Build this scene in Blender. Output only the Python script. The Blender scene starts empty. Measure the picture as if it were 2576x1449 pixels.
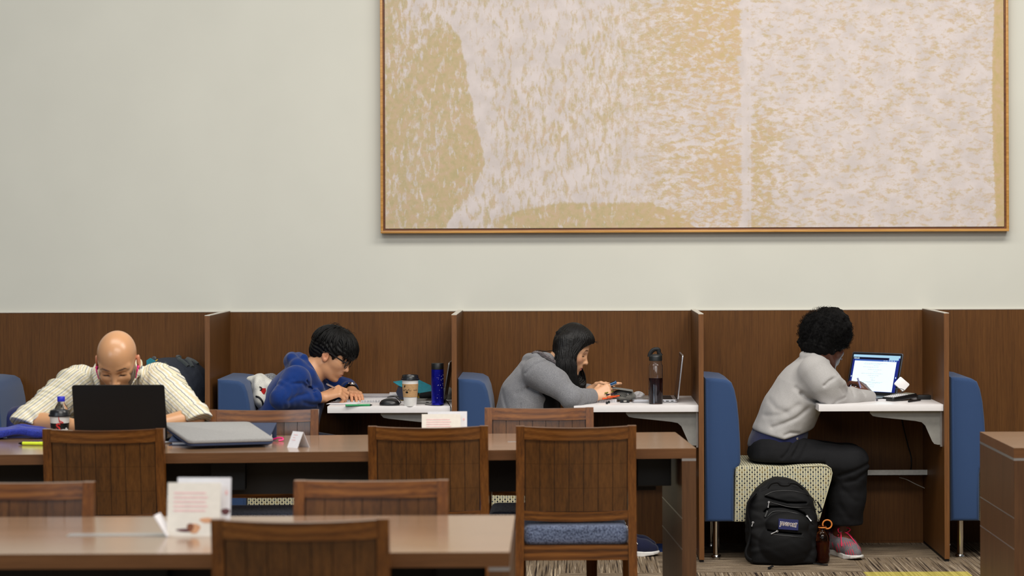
import bpy, bmesh, math, random
import numpy as np
from mathutils import Vector, Matrix, Euler
R = math.radians
random.seed(7)
scn = bpy.context.scene
COL = scn.collection
# ---------------------------------------------------------------- camera model (pixels of the 2576x1449 frame)
F = 5770.0; PX = 1425.0; PY = 590.0; EYE = 1.532; ROLL = 0.0035
CA, SA = math.cos(ROLL), math.sin(ROLL)
def unroll(x, y):
    dx, up = x - PX, PY - y
    return dx * CA + up * SA, -dx * SA + up * CA
def at(x, y, Y):
    """world point seen at pixel x, y and standing Y metres away"""
    u, v = unroll(x, y)
    return Vector((u / F * Y, Y, EYE + v / F * Y))
def on(x, y, z):
    """world point seen at pixel x, y and lying at height z"""
    u, v = unroll(x, y)
    Y = (z - EYE) * F / v
    return Vector((u / F * Y, Y, z))
def pxm(Y): return F / Y
cam_d = bpy.data.cameras.new('camera'); cam = bpy.data.objects.new('camera', cam_d); COL.objects.link(cam)
cam_d.sensor_width = 36; cam_d.lens = 36 * F / 2576
cam_d.shift_x = (1288 - PX) / 2576; cam_d.shift_y = -(724.5 - PY) / 2576
cam.matrix_world = Matrix.Translation((0, 0, EYE)) @ Matrix.Rotation(R(90), 4, 'X') @ Matrix.Rotation(-ROLL, 4, 'Z')
cam_d.dof.use_dof = True; cam_d.dof.focus_distance = 10.9; cam_d.dof.aperture_fstop = 3.4
cam_d.clip_start = 0.05; cam_d.clip_end = 200
scn.camera = cam
vs = scn.view_settings
vs.view_transform = 'Standard'; vs.look = 'None'; vs.gamma = 1; vs.use_curve_mapping = False; vs.exposure = 0
# ---------------------------------------------------------------- object helpers
ORG = {}
def tag(o, label, cat, group=None, kind=None):
    o['label'] = label; o['category'] = cat
    if group: o['group'] = group
    if kind: o['kind'] = kind
    return o
def thing(name, label, cat, loc=(0, 0, 0), rotz=0, group=None):
    o = bpy.data.objects.new(name, None); COL.objects.link(o)
    o.location = loc; o.rotation_euler = (0, 0, rotz); o.empty_display_size = .05
    ORG[o] = Vector(loc)
    return tag(o, label, cat, group)
def link(name, me, mat, parent=None, smooth=True, angle=40):
    if isinstance(mat, (list, tuple)):
        for m in mat: me.materials.append(m)
    elif mat: me.materials.append(mat)
    o = bpy.data.objects.new(name, me); COL.objects.link(o)
    off = Vector((0, 0, 0))
    if parent:
        off = ORG[parent]; me.transform(Matrix.Translation(-off)); o.parent = parent
    ORG[o] = off
    if smooth:
        me.polygons.foreach_set('use_smooth', [True] * len(me.polygons))
        if angle and angle < 180:
            try: me.set_sharp_from_angle(angle=R(angle))
            except Exception: pass
    me.update()
    return o
def obj(name, bm, mat, parent=None, smooth=True, angle=40):
    bmesh.ops.recalc_face_normals(bm, faces=bm.faces)
    me = bpy.data.meshes.new(name); bm.to_mesh(me); bm.free()
    return link(name, me, mat, parent, smooth, angle)
def struct(name, bm, mat, label=None, parent=None, smooth=False):
    o = obj(name, bm, mat, parent, smooth)
    o['kind'] = 'structure'
    if label: o['label'] = label
    return o
def copy_tree(o, parent=None):
    c = o.copy(); COL.objects.link(c)
    if parent: c.parent = parent
    for ch in [x for x in o.children]: copy_tree(ch, c)
    return c
def NB(): return bmesh.new()
def faces_of(vs_): return {f for v in vs_ for f in v.link_faces}
def xform(bm, verts, M): bmesh.ops.transform(bm, matrix=M, verts=verts)
def box(bm, lo, hi, bev=0, seg=2, M=None):
    lo, hi = Vector(lo), Vector(hi)
    P = [(x, y, z) for x in (lo.x, hi.x) for y in (lo.y, hi.y) for z in (lo.z, hi.z)]
    v = [bm.verts.new(p) for p in P]
    for f in ((0,1,3,2),(4,6,7,5),(0,4,5,1),(2,3,7,6),(0,2,6,4),(1,5,7,3)): bm.faces.new([v[i] for i in f])
    vv = v
    if bev > 0:
        ed = list({e for x in v for e in x.link_edges})
        r = bmesh.ops.bevel(bm, geom=ed, offset=bev, segments=seg, profile=.6, affect='EDGES', clamp_overlap=True)
        vv = list({x for f in r['faces'] for x in f.verts} | {x for x in v if x.is_valid})
    if M is not None: xform(bm, vv, M)
    return vv
def prism(bm, poly, d0, d1, plane='XZ', bev=0, seg=2, M=None):
    """polygon extruded; XZ: along Y, XY: along Z, YZ: along X"""
    def mk(a, b, d): return {'XZ': (a, d, b), 'XY': (a, b, d), 'YZ': (d, a, b)}[plane]
    A = [bm.verts.new(mk(a, b, d0)) for a, b in poly]; B = [bm.verts.new(mk(a, b, d1)) for a, b in poly]
    n = len(poly)
    fa = bm.faces.new(A); fb = bm.faces.new(B[::-1])
    for i in range(n): bm.faces.new((A[i], B[i], B[(i + 1) % n], A[(i + 1) % n]))
    vv = A + B
    if bev > 0:
        ed = list(set(fa.edges) | set(fb.edges))
        bmesh.ops.recalc_face_normals(bm, faces=list(faces_of(vv)))
        r = bmesh.ops.bevel(bm, geom=ed, offset=bev, segments=seg, profile=.6, affect='EDGES', clamp_overlap=True)
        vv = list({x for f in r['faces'] for x in f.verts} | {x for x in vv if x.is_valid})
    if M is not None: xform(bm, vv, M)
    return vv
def rpoly(x0, y0, x1, y1, r, n=5):
    out = []
    for cx, cy, a0 in ((x1 - r, y0 + r, -90), (x1 - r, y1 - r, 0), (x0 + r, y1 - r, 90), (x0 + r, y0 + r, 180)):
        for i in range(n + 1):
            a = R(a0 + 90 * i / n); out.append((cx + r * math.cos(a), cy + r * math.sin(a)))
    return out
def tube(bm, pts, r, seg=8, cap=True, flat=None):
    """swept tube through pts; r is a number or one radius per point"""
    pts = [Vector(p) for p in pts]; n = len(pts)
    rs = r if isinstance(r, (list, tuple)) else [r] * n
    T = []
    for i in range(n):
        a = pts[max(i - 1, 0)]; b = pts[min(i + 1, n - 1)]
        t = (b - a); T.append(t.normalized() if t.length > 1e-9 else Vector((0, 0, 1)))
    up = Vector((0, 0, 1)) if abs(T[0].z) < .9 else Vector((1, 0, 0))
    nrm = T[0].cross(up).normalized(); rings = []; vv = []
    for i in range(n):
        nrm = (nrm - T[i] * nrm.dot(T[i])).normalized(); bn = T[i].cross(nrm)
        ring = []
        for k in range(seg):
            a = 2 * math.pi * k / seg
            o = nrm * math.cos(a) * rs[i] + bn * math.sin(a) * rs[i] * (flat if flat else 1)
            ring.append(bm.verts.new(pts[i] + o))
        rings.append(ring); vv += ring
    for i in range(n - 1):
        for k in range(seg):
            bm.faces.new((rings[i][k], rings[i][(k + 1) % seg], rings[i + 1][(k + 1) % seg], rings[i + 1][k]))
    if cap:
        bm.faces.new(rings[0][::-1]); bm.faces.new(rings[-1])
    return vv
def lathe(bm, prof, c=(0, 0, 0), seg=32, M=None):
    c = Vector(c); rings = []; vv = []
    for r, z in prof:
        ring = []
        if r < 1e-6:
            v = bm.verts.new(c + Vector((0, 0, z))); ring = [v] * seg; vv.append(v)
        else:
            for k in range(seg):
                a = 2 * math.pi * k / seg
                ring.append(bm.verts.new(c + Vector((r * math.cos(a), r * math.sin(a), z))))
            vv += ring
        rings.append(ring)
    for i in range(len(rings) - 1):
        for k in range(seg):
            q = []
            for v in (rings[i][k], rings[i][(k + 1) % seg], rings[i + 1][(k + 1) % seg], rings[i + 1][k]):
                if v not in q: q.append(v)
            if len(q) > 2: bm.faces.new(q)
    for ring, flip in ((rings[0], True), (rings[-1], False)):
        if len(set(ring)) == seg:
            bm.faces.new(ring[::-1] if flip else ring)
    if M is not None: xform(bm, vv, M)
    return vv
def smooth_pts(pts, k=6):
    """Catmull-Rom through pts"""
    P = [Vector(p) for p in pts]; P = [P[0] * 2 - P[1]] + P + [P[-1] * 2 - P[-2]]; out = []
    for i in range(1, len(P) - 2):
        a, b, c, d = P[i - 1:i + 3]
        for j in range(k):
            t = j / k
            out.append(.5 * ((2 * b) + (c - a) * t + (2 * a - 5 * b + 4 * c - d) * t * t + (3 * b - a - 3 * c + d) * t ** 3))
    out.append(P[-2]); return out
def uv_box(o, s=1.0):
    """metre-true UVs by dominant normal"""
    me = o.data; uv = me.uv_layers.new(name='UVMap')
    for p in me.polygons:
        n = p.normal; ax = max(range(3), key=lambda i: abs(n[i]))
        for li in p.loop_indices:
            c = me.vertices[me.loops[li].vertex_index].co
            uv.data[li].uv = ((c.y, c.z), (c.x, c.z), (c.x, c.y))[ax] if s == 1 else tuple(q * s for q in ((c.y, c.z), (c.x, c.z), (c.x, c.y))[ax])
def text_mesh(txt, size, ext=.0004, shear=0, bold=0, align='CENTER'):
    cu = bpy.data.curves.new('lettering', 'FONT'); cu.body = txt; cu.size = size; cu.extrude = ext; cu.shear = shear; cu.offset = bold
    cu.align_x = align; cu.align_y = 'CENTER'; cu.resolution_u = 3
    o = bpy.data.objects.new('lettering', cu)
    me = bpy.data.meshes.new_from_object(o)
    bpy.data.objects.remove(o); bpy.data.curves.remove(cu)
    return me
# ---------------------------------------------------------------- materials
def lin(c): return tuple((x / 255 / 12.92) if x / 255 <= .04045 else ((x / 255 + .055) / 1.055) ** 2.4 for x in c) + (1,)
class NT:
    def __init__(s, name):
        s.m = bpy.data.materials.new(name); s.m.use_nodes = True; s.t = s.m.node_tree; s.t.nodes.clear()
        s.out = s.n('ShaderNodeOutputMaterial'); s.b = s.n('ShaderNodeBsdfPrincipled'); s.l(s.b.outputs[0], s.out.inputs[0])
    def n(s, t, **k):
        x = s.t.nodes.new(t)
        for a, b in k.items(): setattr(x, a, b)
        return x
    def l(s, a, b): s.t.links.new(a, b)
    def set(s, i, v):
        if hasattr(v, 'is_linked') or hasattr(v, 'links'): s.l(v, i)
        else: i.default_value = v
    def math(s, op, a, b=0.0, c=None):
        x = s.n('ShaderNodeMath', operation=op); s.set(x.inputs[0], a); s.set(x.inputs[1], b)
        if c is not None: s.set(x.inputs[2], c)
        return x.outputs[0]
    def mix(s, f, a, b, mode='MIX'):
        x = s.n('ShaderNodeMix', data_type='RGBA', blend_type=mode); s.set(x.inputs[0], f); s.set(x.inputs[6], a); s.set(x.inputs[7], b)
        return x.outputs[2]
    def co(s, kind='Object', scale=None, rot=None):
        c = s.n('ShaderNodeTexCoord').outputs[kind]
        if scale is not None or rot is not None:
            m = s.n('ShaderNodeMapping'); s.l(c, m.inputs[0])
            if scale is not None: m.inputs['Scale'].default_value = scale
            if rot is not None: m.inputs['Rotation'].default_value = rot
            c = m.outputs[0]
        return c
    def noise(s, vec, scale=5, detail=3, rough=.5, dist=0):
        x = s.n('ShaderNodeTexNoise'); s.l(vec, x.inputs['Vector']); x.inputs['Scale'].default_value = scale
        x.inputs['Detail'].default_value = detail; x.inputs['Roughness'].default_value = rough; x.inputs['Distortion'].default_value = dist
        return x.outputs[0]
    def ramp(s, f, stops, interp='LINEAR'):
        x = s.n('ShaderNodeValToRGB'); s.l(f, x.inputs[0]); x.color_ramp.interpolation = interp
        e = x.color_ramp.elements
        while len(e) > 1: e.remove(e[-1])
        e[0].position, e[0].color = stops[0]
        for p, c in stops[1:]:
            k = e.new(p); k.color = c
        return x.outputs[0]
    def sep(s, v):
        x = s.n('ShaderNodeSeparateXYZ'); s.l(v, x.inputs[0]); return x.outputs
    def bump(s, h, strength=.2, dist=.01):
        x = s.n('ShaderNodeBump'); x.inputs['Strength'].default_value = strength; x.inputs['Distance'].default_value = dist
        s.l(h, x.inputs['Height']); s.l(x.outputs[0], s.b.inputs['Normal'])
    def fin(s, col, rough=.5, metal=0, spec=.5, **k):
        s.set(s.b.inputs['Base Color'], col); s.set(s.b.inputs['Roughness'], rough); s.b.inputs['Metallic'].default_value = metal
        s.b.inputs['Specular IOR Level'].default_value = spec
        for a, b in k.items(): s.set(s.b.inputs[a.replace('_', ' ')], b)
        return s.m
def plain(name, c, rough=.5, metal=0, spec=.5, var=.06, sc=60, bump=0, **k):
    t = NT(name); nz = t.noise(t.co(), sc, 3)
    a = lin(c); d = tuple(x * (1 - var * 2) for x in a[:3]) + (1,); e = tuple(min(1, x * (1 + var)) for x in a[:3]) + (1,)
    if bump: t.bump(nz, bump, .002)
    return t.fin(t.ramp(nz, [(.3, d), (.7, e)]), rough, metal, spec, **k)
def wood(name, c_dark, c_mid, c_light, along='Z', fine=90, rough=.35, spec=.5, coat=0, wave=0, bump=.05, stretch=.03):
    t = NT(name); a = {'X': 0, 'Y': 1, 'Z': 2}[along]
    s1 = [1, 1, 1]; s1[a] = stretch
    v = t.co('Object', tuple(s1))
    n1 = t.noise(v, fine, 5, .65); n2 = t.noise(v, fine * 4.5, 2, .6); n3 = t.noise(v, fine * .12, 2, .5)
    f = t.math('ADD', t.math('MULTIPLY', n1, .5), t.math('ADD', t.math('MULTIPLY', n2, .3), t.math('MULTIPLY', n3, .2)))
    if wave:
        s2 = [1, 1, 1]; s2[a] = .22
        w = t.n('ShaderNodeTexWave', wave_type='RINGS', rings_direction={'X': 'X', 'Y': 'Y', 'Z': 'Z'}[along])
        t.l(t.co('Object', tuple(s2)), w.inputs[0]); w.inputs['Scale'].default_value = wave; w.inputs['Distortion'].default_value = 3.5; w.inputs['Detail'].default_value = 2; w.inputs['Detail Scale'].default_value = 1.2
        f = t.math('ADD', t.math('MULTIPLY', f, .87), t.math('MULTIPLY', w.outputs['Fac'], .13))
    if bump: t.bump(f, bump, .002)
    col = t.ramp(f, [(.34, lin(c_dark)), (.5, lin(c_mid)), (.66, lin(c_light))])
    return t.fin(col, rough, 0, spec, Coat_Weight=coat, Coat_Roughness=.15)
def fabric(name, c1, c2, sc=500, rough=.9, bump=.4, big=.12, speck=None, sheen=.2):
    t = NT(name); v = t.co(); n = t.noise(v, sc, 2, .7); m = t.noise(v, 9, 3)
    col = t.ramp(n, [(.36, lin(c1)), (.62, lin(c2))])
    col = t.mix(t.math('MULTIPLY', m, big * 2), col, lin(c1))
    if speck is not None:
        k = t.noise(v, sc * 1.6, 1, .5); col = t.mix(t.ramp(k, [(.66, (0, 0, 0, 1)), (.71, (1, 1, 1, 1))]), col, lin(speck))
    t.bump(n, bump, .0015)
    return t.fin(col, rough, 0, .25, Sheen_Weight=sheen)
def glass(name, c, rough=.02, ior=1.45, tr=1.0, thin=False):
    t = NT(name); nz = t.noise(t.co(), 20, 2)
    col = t.mix(t.math('MULTIPLY', nz, .05), lin(c), (1, 1, 1, 1))
    t.fin(col, rough, 0, .5, Transmission_Weight=tr, IOR=ior)
    return t.m
def emit(name, c, s):
    t = NT(name); nz = t.noise(t.co(), 30, 1)
    t.fin(lin((10, 10, 12)), .3)
    t.b.inputs['Emission Color'].default_value = lin(c)
    t.l(t.math('MULTIPLY', t.math('ADD', t.math('MULTIPLY', nz, .04), .98), s), t.b.inputs['Emission Strength'])
    return t.m
# ================================================================= materials of the room
M_wall = plain('wall_paint', (207, 206, 195), .75, 0, .3, .012, 3, .0)
M_wains = wood('wainscot_veneer', (72, 43, 15), (91, 56, 21), (104, 66, 28), 'Z', 130, .5, .25)
M_edge = wood('divider_edge_veneer', (86, 52, 22), (110, 70, 34), (128, 84, 44), 'Z', 110, .4, .45)
M_tabtop = wood('table_laminate', (128, 98, 72), (144, 112, 84), (158, 124, 96), 'X', 70, .2, .6, .5, bump=.006)
M_tabedge = wood('table_edge_veneer', (86, 54, 26), (104, 67, 36), (120, 80, 46), 'X', 70, .4, .4)
M_tabside = wood('table_panel_veneer', (70, 44, 24), (90, 59, 33), (106, 71, 42), 'Z', 80, .42, .4)
M_chair = wood('chair_oak', (64, 32, 7), (108, 62, 20), (136, 84, 33), 'Z', 75, .28, .5, .35)
M_chairx = wood('chair_oak_rail', (56, 27, 6), (108, 62, 20), (140, 88, 37), 'X', 60, .28, .5, .4, wave=14)
M_chairp = wood('chair_oak_panel', (58, 33, 10), (88, 52, 18), (108, 67, 27), 'Z', 85, .28, .5, .4)
M_groove = plain('groove_shadow_gap', (30, 16, 7), .6)
M_white = plain('white_laminate', (232, 228, 227), .32, 0, .5, .01, 40)
M_cap = plain('pale_cap_strip', (196, 190, 178), .4, 0, .5, .03)
M_steel = plain('grey_steel', (150, 148, 142), .42, .35, .5, .03)
M_alu = plain('brushed_aluminium', (205, 202, 200), .3, .85, .5, .03)
M_chrome = plain('chrome', (225, 224, 220), .12, 1, .5, .02)
M_black = plain('black_plastic', (14, 14, 15), .45, 0, .4, .05)
M_dark = plain('dark_recess', (16, 12, 9), .7, 0, .3, .05)
M_blue = fabric('blue_upholstery', (38, 60, 98), (50, 76, 116), 700, .8, .25, .1)
M_navy = fabric('navy_cloth', (14, 18, 44), (24, 28, 58), 600)
M_seatblue = fabric('tweed_cushion', (58, 66, 90), (126, 138, 164), 130, .85, .4, .2, (24, 22, 34))
M_frame = wood('picture_frame_maple', (150, 100, 40), (188, 136, 66), (208, 158, 90), 'X', 80, .4, .5, .2)
M_framein = wood('picture_frame_inner', (70, 36, 14), (104, 60, 26), (120, 74, 34), 'X', 80, .5)

def pattern_fabric():
    t = NT('dot_and_spool_fabric'); uv = t.sep(t.co('UV'))
    cw, rh = .0119, .0205
    u = t.math('DIVIDE', uv[0], cw); v = t.math('DIVIDE', uv[1], rh)
    iu = t.math('FLOOR', u); fu = t.math('SUBTRACT', t.math('FRACT', u), .5)
    # every other column is shifted by half a row
    par = t.math('MODULO', t.math('ABSOLUTE', iu), 2.0)
    v2 = t.math('ADD', v, t.math('MULTIPLY', par, .5)); iv = t.math('FLOOR', v2); fv = t.math('SUBTRACT', t.math('FRACT', v2), .5)
    xm = t.math('MULTIPLY', fu, cw); ym = t.math('MULTIPLY', fv, rh)
    # disc near the lower part of the cell
    yd = t.math('ADD', ym, .0052)
    d = t.math('SQRT', t.math('ADD', t.math('MULTIPLY', xm, xm), t.math('MULTIPLY', yd, yd)))
    disc = t.math('LESS_THAN', d, .0039)
    # spool: two bars and a stem in the upper part
    ys = t.math('ABSOLUTE', t.math('SUBTRACT', ym, .0049)); ax = t.math('ABSOLUTE', xm)
    stem = t.math('MULTIPLY', t.math('LESS_THAN', ax, .0009), t.math('LESS_THAN', ys, .0045))
    bar = t.math('MULTIPLY', t.math('LESS_THAN', ax, t.math('SUBTRACT', t.math('MULTIPLY', ys, 1.5), .0033)), t.math('MULTIPLY', t.math('LESS_THAN', ys, .0045), t.math('GREATER_THAN', ys, .0025)))
    spool = t.math('MAXIMUM', stem, bar)
    wn = t.n('ShaderNodeTexWhiteNoise', noise_dimensions='2D'); cv = t.n('ShaderNodeCombineXYZ'); t.l(iu, cv.inputs[0]); t.l(iv, cv.inputs[1]); t.l(cv.outputs[0], wn.inputs['Vector'])
    dc = t.ramp(wn.outputs[0], [(0, lin((24, 26, 42))), (.34, lin((52, 66, 78))), (.5, lin((104, 84, 44))), (.68, lin((120, 122, 126))), (.82, lin((30, 32, 44)))], 'CONSTANT')
    sc_ = t.ramp(wn.outputs[0], [(0, lin((22, 22, 30))), (.45, lin((96, 74, 40))), (.6, lin((30, 30, 34)))], 'CONSTANT')
    base = t.ramp(t.noise(t.co('UV'), 900, 2), [(.35, lin((182, 176, 144))), (.65, lin((204, 199, 170)))])
    col = t.mix(disc, base, dc); col = t.mix(spool, col, sc_)
    return t.fin(col, .85, 0, .25)
M_pat = pattern_fabric()

def carpet():
    t = NT('carpet_tiles'); p = t.sep(t.co()); T = .457
    ix = t.math('FLOOR', t.math('DIVIDE', t.math('SUBTRACT', p[0], 1.338), T)); iy = t.math('FLOOR', t.math('DIVIDE', t.math('SUBTRACT', p[1], 10.38), T))
    wn = t.n('ShaderNodeTexWhiteNoise', noise_dimensions='2D'); cv = t.n('ShaderNodeCombineXYZ'); t.l(ix, cv.inputs[0]); t.l(iy, cv.inputs[1]); t.l(cv.outputs[0], wn.inputs['Vector'])
    par = t.math('GREATER_THAN', wn.outputs[0], .42)
    a = t.noise(t.co('Object', (1, .014, 1)), 120, 2, .6); b = t.noise(t.co('Object', (.03, 1, 1)), 120, 2, .6)
    fz = t.noise(t.co(), 300, 2, .75)
    s = t.math('ADD', t.math('MULTIPLY', a, par), t.math('MULTIPLY', b, t.math('SUBTRACT', 1.0, par)))
    f = t.math('ADD', t.math('MULTIPLY', s, .74), t.math('MULTIPLY', fz, .26))
    col = t.ramp(f, [(.40, lin((40, 32, 30))), (.46, lin((104, 88, 70))), (.51, lin((150, 132, 108))), (.56, lin((84, 74, 68))), (.61, lin((190, 172, 146)))])
    def band(v, lo, hi): return t.math('MULTIPLY', t.math('GREATER_THAN', v, lo), t.math('LESS_THAN', v, hi))
    yel = t.math('MULTIPLY', band(p[0], 1.338, 1.81), band(p[1], 9.92, 10.385))
    ycol = t.ramp(f, [(.36, lin((150, 138, 60))), (.6, lin((196, 182, 96)))])
    col = t.mix(yel, col, ycol)
    blu = t.math('MULTIPLY', band(p[0], -.15, .6), band(p[1], 11.06, 11.6))
    col = t.mix(blu, col, t.ramp(f, [(.36, lin((24, 40, 84))), (.6, lin((44, 66, 120)))]))
    t.bump(fz, .6, .004)
    return t.fin(col, .95, 0, .15)
# ================================================================= setting
YF, YB = 10.7, 11.355
bm = NB(); box(bm, (-5.5, -1.5, -.1), (5.5, YB + .3, 0)); struct('floor', bm, carpet(), 'striped brown carpet tile floor')
bm = NB(); box(bm, (-5.5, YB + .012, 0), (5.5, YB + .2, 4.6)); struct('wall_back', bm, M_wall, 'cream painted back wall')
bm = NB(); box(bm, (-5.4, YB, .012), (5.4, YB + .012, 1.1535)); box(bm, (-5.4, YB + .002, 0), (5.4, YB + .012, .012))
struct('trim_1', bm, M_wains, 'brown wood veneer wainscot along the back wall')
bm = NB(); box(bm, (-5.4, YB - .002, 1.1535), (5.4, YB + .012, 1.1575)); struct('trim_2', bm, M_cap, 'thin pale cap strip on the wainscot')
# ================================================================= painting
def painting():
    a = at(957, 300, YB - .03); b = at(2536.5, 300, YB - .03)
    zb = at(1700, 584.5, YB - .03).z; X0, X1, Z0, Z1 = a.x, b.x, zb, zb + 1.95
    t = thing('painting', 'large framed cream and ochre abstract painting hanging on the wall', 'painting', ((X0 + X1) / 2, YB, Z0))
    fw = .0125; y0, y1 = YB - .042, YB + .011
    bm = NB()
    for lo, hi in (((X0, y0, Z0), (X1, y1, Z0 + fw)), ((X0, y0, Z1 - fw), (X1, y1, Z1)), ((X0, y0, Z0 + fw), (X0 + fw, y1, Z1 - fw)), ((X1 - fw, y0, Z0 + fw), (X1, y1, Z1 - fw))): box(bm, lo, hi, .0015)
    obj('frame', bm, M_frame, t)
    g = fw + .0085; bm = NB(); yy0 = YB - .03
    for lo, hi in (((X0 + fw, yy0, Z0 + fw), (X1 - fw, y1, Z0 + g)), ((X0 + fw, yy0, Z1 - g), (X1 - fw, y1, Z1 - fw)), ((X0 + fw, yy0, Z0 + g), (X0 + g, y1, Z1 - g)), ((X1 - g, yy0, Z0 + g), (X1 - fw, y1, Z1 - g))): box(bm, lo, hi)
    obj('inner_slip', bm, M_framein, t)
    # canvas: a grid that carries which paint lies where
    cx0, cx1, cz0, cz1 = X0 + g + .002, X1 - g - .002, Z0 + g + .002, Z1 - g - .002
    nx, nz = 420, 250; yc = YB - .034
    me = bpy.data.meshes.new('canvas')
    xs = np.linspace(cx0, cx1, nx); zs = np.linspace(cz0, cz1, nz); XX, ZZ = np.meshgrid(xs, zs)
    V = np.stack([XX, np.full_like(XX, yc), ZZ], -1).reshape(-1, 3)
    idx = np.arange(nx * nz).reshape(nz, nx)
    Fq = np.stack([idx[:-1, :-1], idx[:-1, 1:], idx[1:, 1:], idx[1:, :-1]], -1).reshape(-1, 4)
    bx = [(cx0, cz0), (cx1, cz0), (cx1, cz1), (cx0, cz1)]
    base = len(V); V = np.concatenate([V, np.array([(x, yb, z) for yb in (yc, YB + .008) for x, z in bx])])
    Fl = [tuple(f) for f in Fq.tolist()] + [(base + i, base + 4 + i, base + 4 + (i + 1) % 4, base + (i + 1) % 4) for i in range(4)]
    me.from_pydata(V.tolist(), [], Fl)
    # pixel-like coordinates of the picture plane, 0..1577 across from the left edge and down
    u = (V[:, 0] - X0) / (X1 - X0) * 1579 + 957; w = 584.5 - (V[:, 2] - Z0) * pxm(YB - .03)
    def sst(a_, b_, x): q = np.clip((x - a_) / (b_ - a_), 0, 1); return q * q * (3 - 2 * q)
    # left ochre field: right border as a bent line
    bl = np.interp(w, [-500, 0, 65, 100, 330, 410, 480, 520, 560, 600], [1000, 1060, 1140, 1163, 1205, 1222, 1190, 1160, 1128, 1110])
    left = sst(9, -9, u - bl)
    bot = np.interp(u, [957, 1110, 1180, 1290, 1400, 1640, 1700, 1760, 2300, 2540], [700, 620, 565, 530, 508, 507, 530, 580, 640, 640])
    bottom = sst(-7, 7, w - bot) * sst(1130, 1300, u)
    och = np.maximum(left * (.69 - .15 * sst(120, 20, w) + .04 * np.sin(u / 37. + w / 51.) - .06 * np.exp(-((u - 1050) / 40) ** 2)), bottom * .72)
    # ochre veil that grows towards the middle upright edge at u = 1875
    veil = sst(1400, 1860, u) * sst(1885, 1865, u) * (.05 + .11 * sst(560, 420, w) + .03 * np.sin(w / 60.))
    right = sst(1880, 1892, u) * (.385 + .2 * np.exp(-((u - 1900) / 60) ** 2) * sst(250, 330, w))
    rim = sst(2500, 2512, u + 12 * np.cos((w - 250) / 230.)) * .9
    main = .41 + .05 * np.sin(u / 130. + w / 90.) - .13 * np.exp(-((u - bl - 12) / 18) ** 2) - .35 * np.exp(-((u - 1872) / 9) ** 2)
    val = np.where(u < 1885, main, 0) + veil + right
    val = np.maximum(np.maximum(val, och), rim)
    val = np.clip(val, .02, .97)
    warm = np.clip(sst(1500, 1860, u) * sst(1890, 1860, u) + .5 * sst(1870, 1900, u), 0, 1)
    tilt = np.clip(sst(1500, 1700, u), 0, 1)
    col = np.stack([val, warm, tilt, np.ones_like(val)], -1).astype(np.float32)
    at_ = me.color_attributes.new('paint', 'FLOAT_COLOR', 'POINT'); at_.data.foreach_set('color', col.reshape(-1))
    nt = NT('painted_canvas'); ca = nt.n('ShaderNodeVertexColor'); ca.layer_name = 'paint'; s = nt.sep(ca.outputs[0])
    n1 = nt.noise(nt.co('Object', (1.25, 1, .52), (0, R(12), 0)), 38, 2, .55, .35); n2 = nt.noise(nt.co('Object', (.7, 1, 1.25)), 40, 2, .55, .35)
    n = nt.math('ADD', nt.math('MULTIPLY', n1, nt.math('SUBTRACT', 1.0, s[2])), nt.math('MULTIPLY', n2, s[2]))
    n = nt.math('ADD', nt.math('MULTIPLY', n, .8), nt.math('MULTIPLY', nt.noise(nt.co(), 110, 2, .6), .2))
    n3 = nt.noise(nt.co(), 14, 3)
    th = nt.math('ADD', nt.math('MULTIPLY', nt.math('SUBTRACT', s[0], .5), .62), .5)
    k = nt.math('ADD', nt.math('MULTIPLY', nt.math('SUBTRACT', th, n), 5.5), .5); k.node.use_clamp = True
    white = nt.ramp(n3, [(.35, lin((196, 186, 182))), (.65, lin((207, 197, 194)))])
    n4 = nt.noise(nt.co(), 40, 3)
    oc = nt.mix(s[1], nt.ramp(n4, [(.3, lin((174, 160, 116))), (.5, lin((184, 164, 124))), (.7, lin((190, 164, 134)))]), nt.ramp(n4, [(.3, lin((190, 166, 112))), (.5, lin((194, 166, 122))), (.7, lin((194, 168, 140)))]))
    kk = nt.math('MULTIPLY', k, nt.math('ADD', .55, nt.math('MULTIPLY', s[0], .5))); kk.node.use_clamp = True
    c = nt.mix(kk, white, oc)
    nt.bump(n, .12, .002); m = nt.fin(c, .7, 0, .3)
    link('canvas', me, m, t, True, 40)
painting()
# ================================================================= carrels
TD = .0232; DXL = [-1.689, -.5375, .6145, 1.7595]
names = ['divider behind the bald man, left of the blue hoodie', 'divider between the blue hoodie and the dark grey hoodie',
         'divider between the dark grey hoodie and the light grey sweatshirt', 'divider at the right end beside the glowing laptop desk']
for x, nm in zip(DXL, names):
    t = thing('carrel_divider', 'tall brown wood ' + nm, 'divider', (x + TD / 2, (YF + YB) / 2, 0), 0, 'study carrel dividers')
    bm = NB(); box(bm, (x, YF + .002, .014), (x + TD, YB - .001, 1.1575)); obj('panel', bm, M_wains, t, False)
    bm = NB(); box(bm, (x - .0002, YF, .012), (x + TD + .0002, YF + .0025, 1.158)); obj('edge_band', bm, M_edge, t, False)
    bm = NB(); box(bm, (x - .0004, YF, 1.158), (x + TD + .0004, YB - .001, 1.161)); obj('cap_strip', bm, M_cap, t, False)
    bm = NB(); box(bm, (x + .002, YF + .004, 0), (x + TD - .002, YB - .004, .014)); obj('plinth', bm, M_dark, t, False)
DZ = .732; DW = .583
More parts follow.
